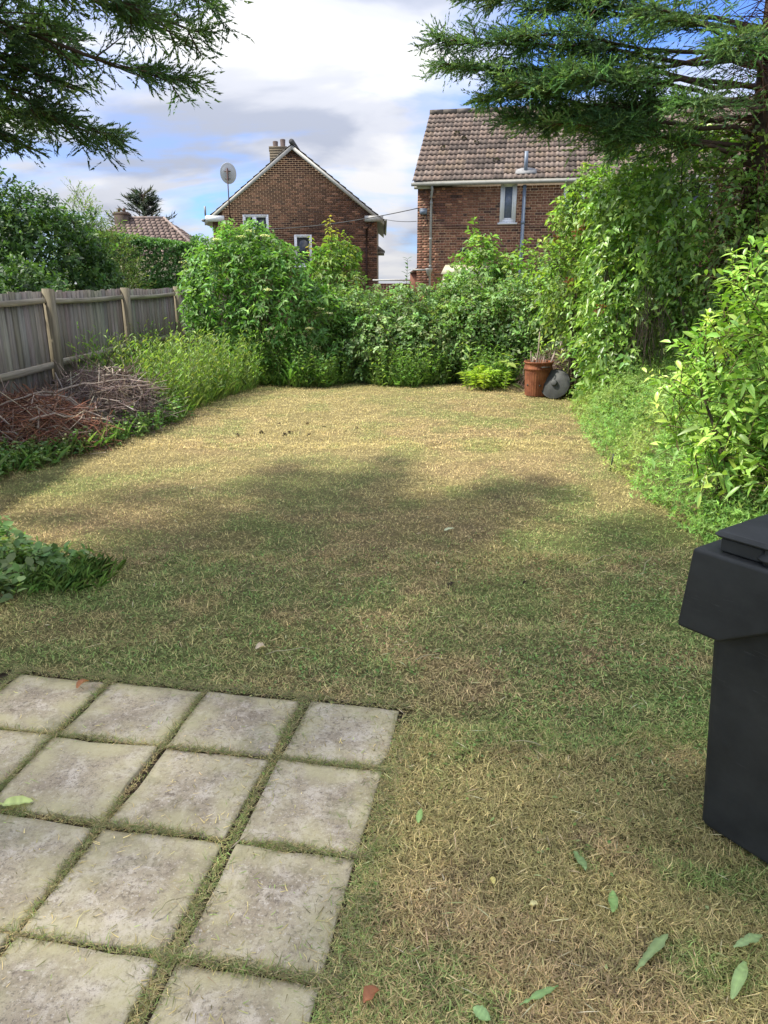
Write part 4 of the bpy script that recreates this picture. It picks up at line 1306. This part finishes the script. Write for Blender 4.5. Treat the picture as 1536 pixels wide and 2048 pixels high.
# russet seed heads on the climbers
for k, (x, y, z) in enumerate([(2.72, 10.7, 2.5), (2.66, 10.7, 2.38), (2.6, 10.7, 1.75), (2.5, 11.2, 2.35), (2.75, 9.6, 1.4)]):
    b = Buf(); n = 26
    P = A(x, y, z) + np.clip(rng.normal(0, .03, (n, 3)), -.045, .045) * A(1, .6, 1.4)
    leaf(b, P, rdir(n) + UP * .6, rdir(n), .07, .025, palette(n, [(.17, .075, .04), (.22, .10, .05), (.12, .055, .03)]))
    tag(b.obj('dead_leaf_tuft', M_LEAF), ['rust red dead leaf tuft highest on the climber hedge', 'rust red dead leaf tuft just under the highest one', 'small rusty leaf tuft low on the climber hedge', 'brownish leaf tuft against the brick wall by the soil pipe', 'small russet tuft at the foot of the dark hedge'][k], 'leaves')
shrub('forsythia_shrub', 'bright lime green long leaved shrub at the right edge by the bin', 'shrub',
      [((3.05, 5.3, 1.25), (.8, .65, .85)), ((2.65, 5.35, .95), (.5, .5, .7)), ((3.4, 4.9, .9), (.7, .6, .9)), ((2.95, 4.8, .55), (.45, .45, .6))],
      1050, .42, .098, .029, [(.19, .33, .055), (.24, .38, .07), (.15, .27, .05), (.30, .43, .085)], 11, .28, .3, M_GLOSSLEAF, 'full', 52, .25, 1, .5, .005, 6, .35, .16, .55, .75, seed=11.0, stemc=(.14, .12, .05))
shrub('forsythia_shrub', 'dark stems of glossy leaves leaning in above the bin', 'shrub', [((3.0, 4.25, .75), (.35, .4, .55))], 70, .5, .13, .036, [(.10, .2, .04), (.16, .28, .05)], 10, .25, .3, M_GLOSSLEAF, 'full', 55, .3, 1, .5, .006, 4, .35, .16, .6, .6, seed=12.0)

# soft mass of goosegrass along the right edge
def mound(x, y):
    e = np.interp(y, [4.5, 5.2, 6.2, 7.1, 8.5, 10.4, 11.5], [2.35, 2.25, 2.2, 2.25, 2.4, 2.75, 3.0])
    d = x - e + .18 * (fbm2(x, y, 2.2, 3, 6.0) - .5)
    top = np.interp(y, [4.5, 5.5, 7, 9, 11], [.35, .55, .85, .95, .8])
    return np.where(d > 0, top * (1 - np.exp(-d * 2.2)), -1) * (.75 + .5 * fbm2(x, y, 2.8, 3, 16.0))
b = Buf(); n = 10500
x = rng.uniform(2.0, 4.3, n); y = 4.5 + 7 * rng.random(n) ** 1.2
h_ = mound(x, y)
ok = h_ > .0
x, y, h_ = x[ok], y[ok], h_[ok]
n = len(x)
P = np.stack([x, y, h_ * (1 - np.abs(rng.normal(0, .28, n))).clip(0, 1)], -1)
D = nrm(np.stack([-.35 + .6 * rng.normal(size=n), -.25 + .6 * rng.normal(size=n), .7 + .4 * rng.random(n)], -1))
cg = fbm2(x, y, 1.6, 3, 2.5)[:, None]
cc = palette(n, [(.18, .31, .07), (.225, .36, .08), (.14, .26, .06)], .14)
cc = cc * (1 - sstep(.55, .7, cg)) + palette(n, [(.29, .33, .09), (.24, .31, .08)], .14) * sstep(.55, .7, cg)
shoots(b, P - D * .06, D, rng.uniform(.12, .32, n), 4, .032, .008, cc, 68, .25, 'tri', .1, 1, 4, .4, .3, .05, .15, .0016, (.17, .24, .07), b)
tag(b.obj('goosegrass', M_LEAF), 'soft bright green goosegrass billowing along the right edge of the lawn', 'weeds', None, 'stuff')

def weeds(name, label, n, xr, yr, hh, ll, lw, cols, k=13, inside=None, ang=45, whorl=1, mat=M_LEAF, grass_n=0, lean=.12):
    x = rng.uniform(*xr, n); y = rng.uniform(*yr, n)
    if inside is not None:
        ok = inside(x, y); x, y = x[ok], y[ok]
    n = len(x)
    b = Buf()
    P = np.stack([x, y, lawn_h(x, y)], -1)
    D = nrm(np.stack([rng.normal(0, lean, n), rng.normal(0, lean, n), np.ones(n)], -1))
    H = hh * rng.uniform(.5, 1.2, n) * (.7 + .6 * fbm2(x, y, 1.3, 2, 3.3))
    shoots(b, P, D, H, k, ll, lw, palette(n, cols, .15), ang, .05, 'rhomb', .15, 1, whorl, .4, .3, .25, .18, .004, (.15, .2, .06), b, .35)
    if grass_n:
        x = rng.uniform(*xr, grass_n); y = rng.uniform(*yr, grass_n)
        if inside is not None:
            ok = inside(x, y); x, y = x[ok], y[ok]
        m = len(x)
        P = np.stack([x, y, lawn_h(x, y)], -1)
        D = nrm(np.stack([rng.normal(0, .35, m), rng.normal(0, .35, m), np.ones(m)], -1))
        leaf(b, P, D, rdir(m), rng.uniform(.12, .42, m), rng.uniform(.006, .011, m), palette(m, cols, .2), 'rhomb', .25)
    tag(b.obj(name, mat), label, 'weeds', None, 'stuff')
def left_edge(y):
    return np.interp(y, [6.5, 8.6, 10.4, 12.0, 12.7, 13.2], [-3.5, -2.8, -2.62, -2.3, -1.9, -1.3])
weeds('willowherb', 'tall lime green willowherb and grass stand in front of the fence', 1100, (-4.1, -2.0), (9.6, 13.2), .95, .135, .027,
      [(.14, .23, .05), (.17, .26, .055), (.11, .19, .045), (.22, .28, .08)], 12, lambda x, y: (x < left_edge(y) - .05) & (x > -4.15) & (x < -2.2 - .9 * sstep(10.3, 9.6, y)), 38, grass_n=5000)
weeds('border_weeds', 'nettles, docks and rank grass fringing the back edge of the lawn', 2400, (-2.2, 3.2), (12.4, 13.7), .62, .10, .036,
      [(0.112, 0.213, 0.050), (0.138, 0.250, 0.056), (0.094, 0.175, 0.044), (0.175, 0.275, 0.062)], 9, lambda x, y: y > 12.85 + 1.9 * (fbm2(x, y * 0, 2.2, 3, 1.0) - .5) - .25 * sstep(1.2, 2.0, x), 55, grass_n=7000)
weeds('bank_weeds', 'dark bramble and ivy leaves trailing below the brush heaps at left', 1500, (-4.2, -2.5), (5.9, 9.9), .26, .075, .05,
      [(0.068, 0.149, 0.041), (0.101, 0.189, 0.047), (0.135, 0.230, 0.068), (0.203, 0.270, 0.095)], 6, lambda x, y: (x < left_edge(y) + .12 * (fbm2(x, y, 3, 2, 5) - .4)) & (x > left_edge(y) - .75), 65, grass_n=2600)
# single plants at the back edge
def plant(name, label, loc, H, k, ll, lw, col, ang=50, n=1, kind='full', spread=.08, whorl=2, grav=.05, droop=.3):
    r = thing(name, label, 'plant', loc)
    lb, sb = Buf(), Buf()
    P = rng.normal(0, spread, (n, 3)) * A(1, 1, 0)
    D = nrm(np.stack([rng.normal(0, .15, n), rng.normal(0, .15, n), np.ones(n)], -1)) if n > 1 else A([.05, 0, 1])
    shoots(lb, P, D, H * rng.uniform(.7, 1.1, n), k, ll, lw, palette(n, [col], .1), ang, grav, kind, .15, 1, whorl, .6, .25, droop, .15, .007, (.16, .2, .07), sb)
    lb.obj('foliage', M_LEAF, r); sb.obj('stem', M_TWIG, r)
plant('tall_weed', 'tall pale green weed standing in the brambles left of the incinerator', (1.33, 12.75, 0), 1.05, 9, .17, .045, (.2, .3, .08))
plant('fern_clump', 'bright yellow green fern clump at the lawn edge left of the incinerator', (1.68, 12.35, 0), .55, 16, .10, .02, (.26, .36, .06), 70, 26, 'rhomb', .14, 2, .3)
plant('leafy_seedling', 'lime green seedling just behind the fern clump', (2.05, 12.7, 0), .62, 4, .16, .1, (.24, .34, .07), 75, 3, 'full', .12, 2)
plant('iris_clump', 'pale strappy leaved plant on the earth heap right of the incinerator', (2.98, 11.9, .15), .5, 7, .3, .03, (.3, .36, .09), 35, 5, 'full', .06, 2, .05, .5)
plant('dock_plant', 'broad strappy dock plant at the foot of the elder', (-1.5, 12.75, 0), .32, 5, .3, .05, (.10, .19, .05), 30, 6, 'full', .1, 2)

# near bramble patch on the left of the lawn
nb = shrub('bramble_patch', 'low patch of bramble and dock leaves in the shade at the left of the lawn', 'plant',
      [((-2.5, 4.2, .02), (.42, .3, .17)), ((-2.15, 4.3, .0), (.3, .22, .13)), ((-2.85, 4.6, .03), (.42, .34, .19)), ((-2.35, 3.9, .0), (.28, .18, .10))],
      330, .20, .065, .042, [(.115, .195, .065), (.145, .235, .08), (.095, .16, .052), (.21, .28, .10)], 4, .3, .4, M_LEAF, 'full', 62, .3, 2, 1.1, .003, 0, .25, .15, .5, .7, zmin=.02, seed=14)
b = Buf(); n = 1400
x = -2.05 + rng.normal(0, .17, n).clip(-.35, .35); y = 4.15 + rng.normal(0, .13, n).clip(-.26, .26)
D = nrm(np.stack([.25 + rng.normal(0, .35, n), -.1 + rng.normal(0, .35, n), np.ones(n)], -1))
leaf(b, np.stack([x, y, lawn_h(x, y)], -1), D, rdir(n), rng.uniform(.06, .2, n), rng.uniform(.003, .0055, n), palette(n, [(.13, .22, .05), (.18, .28, .065), (.10, .18, .045)], .2), 'rhomb', .3)
tag(b.obj('grass_tuft', M_GRASS), 'uncut green grass tuft beside the bramble patch', 'grass', None, 'stuff')

# ------------------------------------------------------------------ brush heaps and earth heap
def heap(name, label, cat, c, r, n, cols, twig=.006, ln=.9, core=(.10, .065, .045)):
    root = thing(name, label, cat, c)
    b = Buf()
    k1, k2 = 28, 10
    th = np.linspace(0, 2 * math.pi, k1, endpoint=False); ph = np.linspace(0, math.pi / 2, k2)
    TH, PH = np.meshgrid(th, ph)
    d = np.stack([np.cos(TH) * np.cos(PH), np.sin(TH) * np.cos(PH), np.sin(PH)], -1)
    s = .86 + .35 * (fbm(d * 2.1 + c[0], 3) - .5)
    V = d * np.array(r) * s[..., None]
    I = np.arange(k1 * k2).reshape(k2, k1)
    Q = np.stack([I[:-1], np.roll(I[:-1], -1, 1), np.roll(I[1:], -1, 1), I[1:]], -1).reshape(-1, 4)
    b.add(V, Q=Q, c=core)
    b.obj('packed_core', M_TWIG, root, smooth=True)
    b = Buf()
    d = rdir(n); d[:, 2] = np.abs(d[:, 2]) * .9
    P = d * np.array(r) * rng.uniform(.8, 1.06, (n, 1))
    tn = nrm(np.cross(d, rdir(n)) * A(1, 1, .45) + .28 * rng.normal(size=(n, 3)))
    L = ln * rng.uniform(.25, 1.0, n)
    b0 = P - tn * L[:, None] * .5; b2 = P + tn * L[:, None] * .5
    b0[:, 2] = np.maximum(b0[:, 2], .01); b2[:, 2] = np.maximum(b2[:, 2], .01)
    stems(b, b0, P + d * (.06 * rng.random(n))[:, None] + rng.normal(0, .03, (n, 3)), b2, twig * rng.uniform(.4, 1.3, n), palette(n, cols, .25))
    for q in range(16):
        d1 = rdir(1)[0]; d1[2] = abs(d1[2]) * .8 + .15; d1 = d1 / np.linalg.norm(d1)
        pc = d1 * np.array(r) * .98
        t1 = np.cross(d1, rdir(1)[0]) * A(1, 1, .5); t1 = t1 / np.linalg.norm(t1)
        hl = rng.uniform(.15, .5)
        tube(b, limb_path(pc - t1 * hl + UP * .02, pc + t1 * hl + UP * .03, .05, 6, .25).clip(-9, 9), np.linspace(.016, .006, 6) * rng.uniform(.5, 1.1), 5, np.array([.46, .38, .31]) * rng.uniform(.6, 1.1))
    o = b.obj('twigs', M_TWIG, root); o['kind'] = 'stuff'
    return root
heap('brush_heap', 'grey brown heap of dry cut brambles piled against the fence', 'brush heap', (-3.6, 9.2, 0), (.68, .9, .68), 2300, [(.30, .235, .2), (.2, .15, .13), (.44, .37, .31), (.16, .115, .095), (.26, .195, .165)], .006, 1.0)
heap('brush_heap', 'red brown heap of dead conifer cuttings at the left edge', 'brush heap', (-3.95, 7.9, 0), (.8, .68, .55), 2600, [(.34, .155, .09), (.26, .12, .075), (.40, .21, .125), (.19, .10, .075), (.46, .36, .29), (.30, .18, .13)], .0055, .8, (.12, .06, .04))
heap('earth_heap', 'brown earth and dead stem heap behind the incinerator', 'earth heap', (3.15, 12.4, 0), (.85, .7, .75), 1200, [(.15, .10, .075), (.10, .065, .05), (.24, .19, .13)], .004, .7, (.085, .055, .042))

# ------------------------------------------------------------------ rusty incinerator and its lid
def rust_mat():
    t = NT('rusted_steel')
    f = t.noise(6, 7, .65); g = t.noise(22, 5, .7)
    c = t.ramp(f, [(.28, (.10, .035, .02)), (.5, (.235, .085, .04)), (.72, (.34, .14, .065))])
    c = t.mix(t.ramp(g, [(.55, 0.0), (.75, .6)]), c, (.10, .06, .05))
    t.set(c, .85, .1, .3)
    t.bump(g, .4, .004)
    return t.m
M_RUST = rust_mat()
M_GALV = plain('dull_galvanised_steel', (.06, .063, .06), .65, .2, .5, .35, 9, .2)
inc = thing('incinerator_bin', 'rusty orange ribbed metal incinerator bin full of sticks', 'bin', (2.47, 11.75, 0), R(15))
b = Buf()
prof = [(.19, .02), (.192, .04), (.20, .20), (.208, .40), (.21, .42), (.222, .43), (.222, .455), (.214, .46), (.216, .52), (.228, .53), (.232, .545), (.226, .556), (.216, .55), (.208, .5), (.18, .06), (0, .06)]
lathe(b, prof, 96, flute=.018, nfl=32)
b.obj('drum', M_RUST, inc, smooth=True)
for a in (.35, 3.49):
    b = Buf()
    ca, sa = math.cos(a - 1.9), math.sin(a - 1.9)
    e1 = np.array([-sa, ca, 0])
    q = np.array([ca, sa, 0])
    P = [q * .215 + e1 * -.06 + UP * .48, q * .262 + e1 * -.055 + UP * .485, q * .268 + UP * .487, q * .262 + e1 * .055 + UP * .485, q * .215 + e1 * .06 + UP * .48]
    tube(b, P, .008, 6); b.obj('handle', M_GALV, inc)
for k, a in enumerate(np.arange(6) * 1.047 + .25):
    b = Buf(); M_ = Matrix.Rotation(a, 4, 'Z') @ Matrix.Translation((.2075, 0, .19)) @ Matrix.Rotation(R(90), 4, 'Y'); lathe(b, [(0, .0), (.014, .0), (.014, -.01)], 10, M=M_); b.obj('air_hole', M_CABLE, inc)
for k in range(3):
    b = Buf(); a = k * 2.09; tube(b, [(.16 * math.cos(a), .16 * math.sin(a), .03), (.17 * math.cos(a), .17 * math.sin(a), -.0)], .014, 6); b.obj('foot', M_RUST, inc)
for k in range(14):
    a = rng.uniform(0, 6.28); r_ = .16 * math.sqrt(rng.random())
    p = A(r_ * math.cos(a), r_ * math.sin(a), .25)
    e = p + A(rng.normal(0, .07), rng.normal(0, .05), rng.uniform(.32, .48))
    if k == 13: e = p + A(.02, 0, .75)
    b = Buf(); tube(b, limb_path(p, e, 0, 4, .1), np.linspace(.014, .008, 4) * rng.uniform(.5, 1.2), 6, np.array([.36, .29, .24]) * rng.uniform(.6, 1.2))
    tag(b.obj('stick', M_TWIG, loc=inc.location), 'thin dark twig standing tallest out of the rusty incinerator' if k == 13 else 'pale dry stick among those filling the rusty incinerator', 'stick', 'sticks in the incinerator')
lid = thing('incinerator_lid', 'round grey metal lid leaning on the right of the incinerator', 'lid', (2.70, 11.50, .225), 0)
lid.rotation_euler = (R(68), 0, R(-32))
b = Buf(); lathe(b, [(.235, .02), (.24, .008), (.235, 0), (.225, .004), (.16, .03), (.06, .055), (.0, .06)], 64, flute=.002, nfl=16); b.obj('dome', M_GALV, lid, smooth=True)
b = Buf(); lathe(b, [(.05, .054), (.05, .09), (.04, .095), (0, .095)], 20); b.obj('collar', M_GALV, lid)
# thin black rods at the right edge
for k, (x, y, h_, lx) in enumerate([(2.2, 6.85, .17, .02), (2.66, 4.72, .42, .03)]):
    b = Buf(); tube(b, [(0, 0, -.03), (lx * .5, 0, h_ * .5), (lx, 0, h_)], .007, 6)
    tag(b.obj('metal_rod', M_CABLE, loc=(x, y, 0)), ['short black rod stuck in the ground at the edge of the goosegrass', 'thin black rod standing under the shrub behind the bin'][k], 'rod')

# ------------------------------------------------------------------ wheelie bin
def bin_mat(name='black_bin_plastic', col=(.032, .034, .032)):
    t = NT(name)
    f = t.noise(5, 5, .6)
    v = t.tc.outputs['Object']
    s1 = t.noise(26, 3, .5, v, (1.0, 1.0, .06)); 
    c = t.ramp(f, [(.3, tuple(x * .75 for x in col)), (.7, tuple(x * 1.5 for x in col))])
    sc_ = t.ramp(t.noise(4.0, 8, .8, v, (2.0, 2.0, 26.0)), [(.57, 0.0), (.63, 1.0)])
    br = t.ramp(t.noise(4, 3, .6), [(.5, 0.0), (.7, .45)])
    k = t.mix(1.0, sc_, br, 'MULTIPLY')
    c = t.mix(k, c, (.15, .15, .15))
    dust = t.ramp(t.noise(2.2, 6, .65), [(.45, 0.0), (.75, .22)])
    c = t.mix(dust, c, (.09, .085, .07))
    t.set(c, t.ramp(t.noise(14, 4, .6), [(.3, .5), (.7, .65)]), 0, .22)
    t.bump(t.noise(160, 3, .6), .08, .002)
    return t.m
M_BIN = bin_mat()
bx_dir = math.atan2(-.81, .57)
wb = thing('wheelie_bin', 'black plastic wheelie bin standing at the right edge of the lawn', 'bin', (1.06, 2.02, 0), bx_dir)
def rbox(b, lo0, hi0, lo1, hi1, z0, z1, r=.03, seg=4, cap=True, bev=.012):
    """tapered box with rounded vertical corners; lo/hi at bottom and top"""
    def ring(lo, hi, z, ins=0):
        x0, y0 = lo; x1, y1 = hi
        x0 += ins; y0 += ins; x1 -= ins; y1 -= ins
        P = []
        for cx_, cy_, a0 in ((x1 - r, y1 - r, 0), (x0 + r, y1 - r, 90), (x0 + r, y0 + r, 180), (x1 - r, y0 + r, 270)):
            for s in range(seg + 1):
                a = math.radians(a0 + 90 * s / seg)
                P.append([cx_ + r * math.cos(a), cy_ + r * math.sin(a), z])
        return P
    rings = [ring(lo0, hi0, z0, bev), ring(lo0, hi0, z0 + bev), ring(lo1, hi1, z1 - bev), ring(lo1, hi1, z1, bev)]
    n = len(rings[0])
    V = sum(rings, [])
    Q = [[k * n + i, k * n + (i + 1) % n, (k + 1) * n + (i + 1) % n, (k + 1) * n + i] for k in range(3) for i in range(n)]
    V.append([(lo0[0] + hi0[0]) / 2, (lo0[1] + hi0[1]) / 2, z0]); V.append([(lo1[0] + hi1[0]) / 2, (lo1[1] + hi1[1]) / 2, z1])
    T = [[(i + 1) % n, i, 4 * n] for i in range(n)] + [[3 * n + i, 3 * n + (i + 1) % n, 4 * n + 1] for i in range(n)]
    b.add(V, T=T, Q=Q)
b = Buf(); rbox(b, (0, 0), (.46, .40), (-.03, -.075), (.60, .50), .01, .93, .035); body = b.obj('body', M_BIN, wb)
# deep collar with a slanting lower edge on each side
pr = [(-.105, .735), (.035, .735), (.27, .875), (.40, .925), (.66, .935), (.66, 1.0), (-.085, 1.0)]
bm_ = bmesh.new()
va = [bm_.verts.new((p[0], -.115, p[1])) for p in pr]; vb = [bm_.verts.new((p[0], .545, p[1])) for p in pr]
bm_.faces.new(va); bm_.faces.new(vb[::-1])
for i in range(len(pr)):
    k = (i + 1) % len(pr)
    bm_.faces.new((va[i], vb[i], vb[k], va[k]))
me_ = bpy.data.meshes.new('collar'); bm_.to_mesh(me_); bm_.free(); me_.materials.append(M_BIN)
link_mesh('collar', me_, wb)

b = Buf(); rbox(b, (.09, -.105), (.68, .535), (.10, -.09), (.67, .52), 1.003, 1.05, .03, bev=.014); lid_ = b.obj('lid', M_BIN, wb)
b = Buf()
rbox(b, (-.04, -.10), (.135, .535), (-.035, -.095), (.13, .53), 1.046, 1.064, .02, bev=.006)
b.obj('lid_grip', M_BIN, lid_)
for y_ in (-.09, .49):
    b = Buf(); rbox(b, (.112, y_), (.134, y_ + .03), (.112, y_), (.134, y_ + .03), 1.0, 1.047, .004, 2, bev=.002); b.obj('grip_bracket', M_BIN, lid_)
b = Buf(); rbox(b, (-.02, -.085), (.108, .49), (-.02, -.085), (.108, .49), 1.002, 1.044, .01, bev=.004); b.obj('rim_bar', M_BIN, lid_)
b = Buf(); tube(b, [(.70, -.05, .97), (.70, .48, .97)], .016, 8); b.obj('handle', M_BIN, wb)
for y_ in (.02, .36):
    b = Buf(); lathe(b, [(0, -.022), (.06, -.024), (.09, -.022), (.1, -.012), (.1, .012), (.09, .022), (.06, .024), (0, .022)], 24, M=Matrix.Translation((.52, y_, .10)) @ Matrix.Rotation(R(90), 4, 'X')); b.obj('wheel', M_BIN, wb)
for o in list(wb.children) + list(lid_.children):
    bm_ = bmesh.new(); bm_.from_mesh(o.data)
    bmesh.ops.dissolve_limit(bm_, angle_limit=R(2), verts=bm_.verts, edges=bm_.edges)
    bmesh.ops.recalc_face_normals(bm_, faces=bm_.faces)
    for f_ in bm_.faces: f_.smooth = True
    bm_.to_mesh(o.data); bm_.free()
    m_ = o.modifiers.new('bevel', 'BEVEL')
    m_.width = .013 if o.name.startswith('collar') else .008
    m_.segments = 4
    m_.limit_method = 'ANGLE'
    m_.angle_limit = R(40)
    m_.harden_normals = True

# ------------------------------------------------------------------ loose leaves and litter on the ground
def big_leaf(name, label, cat, x, y, rz, L, W, col, curl=.12, z=None, toothed=False, flip=0.0):
    b = Buf()
    n = 12
    t = np.linspace(0, 1, n)
    w = W * .5 * np.sin(np.pi * np.clip(t * .93 + .05, 0, 1)) ** .8
    if toothed:
        w = w * (1 - .28 * (np.arange(n) % 2)) * (.35 + .65 * t)
    V, T = [], []
    for i in range(n):
        zc = .012 + .10 * L * math.sin(t[i] * 3.0) * curl * 6 * .3
        e = rng.normal(0, .003)
        V += [[t[i] * L, w[i], zc + curl * w[i] + e], [t[i] * L, 0, zc], [t[i] * L, -w[i], zc + curl * w[i] * (1 + flip) - e]]
    Q = []
    for i in range(n - 1):
        for j in (0, 1):
            Q.append([i * 3 + j, i * 3 + j + 1, i * 3 + 4 + j, i * 3 + 3 + j])
    V = np.array(V)
    c = np.repeat(np.array([col]), len(V), 0) * (1 + .1 * rng.normal(size=(len(V), 1)))
    c[1::3] *= 1.35
    b.add(V, Q=Q, c=c)
    zz_ = z if z is not None else float(lawn_h(np.array([x]), np.array([y]))[0]) + .012
    o = b.obj(name, M_LEAF, loc=(x, y, zz_), smooth=True)
    o.rotation_euler = (rng.normal(0, .08), rng.normal(0, .08), rz)
    tag(o, label, cat)
PG = (.20, .27, .12)
big_leaf('dock_leaf', 'single grey green leaf lying upright on the lawn left of the bin', 'leaf', .60, 1.86, R(-80), .085, .03, (.17, .25, .11))
big_leaf('dandelion_leaf', 'largest pale green dandelion leaf below the bin', 'leaf', .66, 1.45, R(42), .17, .045, PG, toothed=True)
big_leaf('dandelion_leaf', 'folded pale green leaf at the bottom right corner', 'leaf', .88, 1.38, R(50), .13, .03, (.26, .36, .15), .5)
big_leaf('dandelion_leaf', 'lobed pale leaf at the right edge below the bin', 'leaf', .95, 1.52, R(20), .10, .045, (.22, .31, .14), toothed=True)
big_leaf('dandelion_leaf', 'small green leaf close to the right of the largest dandelion leaf', 'leaf', .66, 1.64, R(75), .08, .028, (.18, .29, .10))
big_leaf('plantain_leaf', 'narrow ribbed green leaf lying near the third slab row', 'leaf', .115, 2.0, R(80), .07, .022, (.20, .32, .11))
big_leaf('dandelion_leaf', 'pale green leaf at the bottom edge right of the orange leaf', 'leaf', .34, 1.36, R(25), .12, .03, (.18, .29, .11), toothed=True)
big_leaf('dandelion_leaf', 'short blunt green leaf at the bottom edge', 'leaf', .26, 1.32, R(140), .05, .03, (.2, .31, .13))
big_leaf('dock_leaf', 'yellowing half eaten leaf lying on the left slabs', 'leaf', -1.33, 2.08, R(12), .11, .055, (.36, .42, .17), .25, .018)
big_leaf('dead_leaf', 'curled orange dead leaf on the far left slab', 'leaf', -1.36, 2.83, R(65), .07, .04, (.22, .10, .05), .7, .02)
big_leaf('dead_leaf', 'crumpled orange brown leaf at the bottom edge beside the patio', 'leaf', -.05, 1.36, R(40), .05, .035, (.24, .10, .05), .9)
big_leaf('dead_leaf', 'pale curled leaf on the lawn above the patio', 'leaf', -.64, 3.23, R(30), .055, .04, (.45, .36, .26), .8)
big_leaf('dead_leaf', 'small yellow leaf left of the upright green leaf', 'leaf', .33, 1.74, R(100), .025, .018, (.48, .42, .15), .5)
big_leaf('dead_leaf', 'tiny straw coloured leaf lowest in the middle of the lawn', 'leaf', .42, 1.66, R(10), .03, .018, (.48, .44, .22), .5)
big_leaf('dock_leaf', 'pale leaf in the middle of the lawn', 'leaf', .44, 5.0, R(30), .09, .04, (.42, .45, .3), .3)
for k, (x, y, a, L) in enumerate([(-.58, 3.18, 14, .22), (.15, 3.12, 25, .13), (1.3, 4.35, 35, .3), (.62, 2.45, 170, .12), (-.66, 1.62, 55, .08), (1.62, 4.2, 60, .3)]):
    b = Buf()
    tube(b, limb_path((0, 0, .012), (L, 0, .016), .012, 6, .15), np.linspace(.0028, .0015, 6), 5, (.42, .38, .22))
    o = b.obj('straw_stalk', M_TWIG, loc=(x, y, float(lawn_h(np.array([x]), np.array([y]))[0]) + .01)); o.rotation_euler = (0, 0, R(a))
    tag(o, ['long pale straw just above the patio', 'short straw above the right patio corner', 'straw lying on the lawn far right of centre', 'brown stalk on the bare patch left of the bin', 'thin stalk lying on a lower patio slab', 'pale stalk on the lawn beyond the bin'][k], 'straw')
# dark molehill crumbs on the sunlit lawn
b = Buf()
for (x, y, r_) in [(-1.75, 8.55, .05), (-1.5, 8.75, .04), (-1.2, 8.6, .045), (-1.15, 8.75, .03), (-.9, 8.6, .04), (-.75, 9.1, .035), (-1.35, 9.3, .03), (-.35, 9.0, .03), (.4, 4.05, .03), (.85, 4.05, .04), (-1.0, 9.35, .04)]:
    P, N = blob_points([((x, y, .008), (r_ * .6, r_ * .5, r_ * .25))], 24, .4, 4, .2, -1)
    leaf(b, P, rdir(24), rdir(24), .022, .018, palette(24, [(.09, .07, .045), (.13, .10, .065)]))
tag(b.obj('soil_crumbs', M_TWIG), 'scattered dark crumbs of soil on the lawn', 'soil', None, 'stuff')
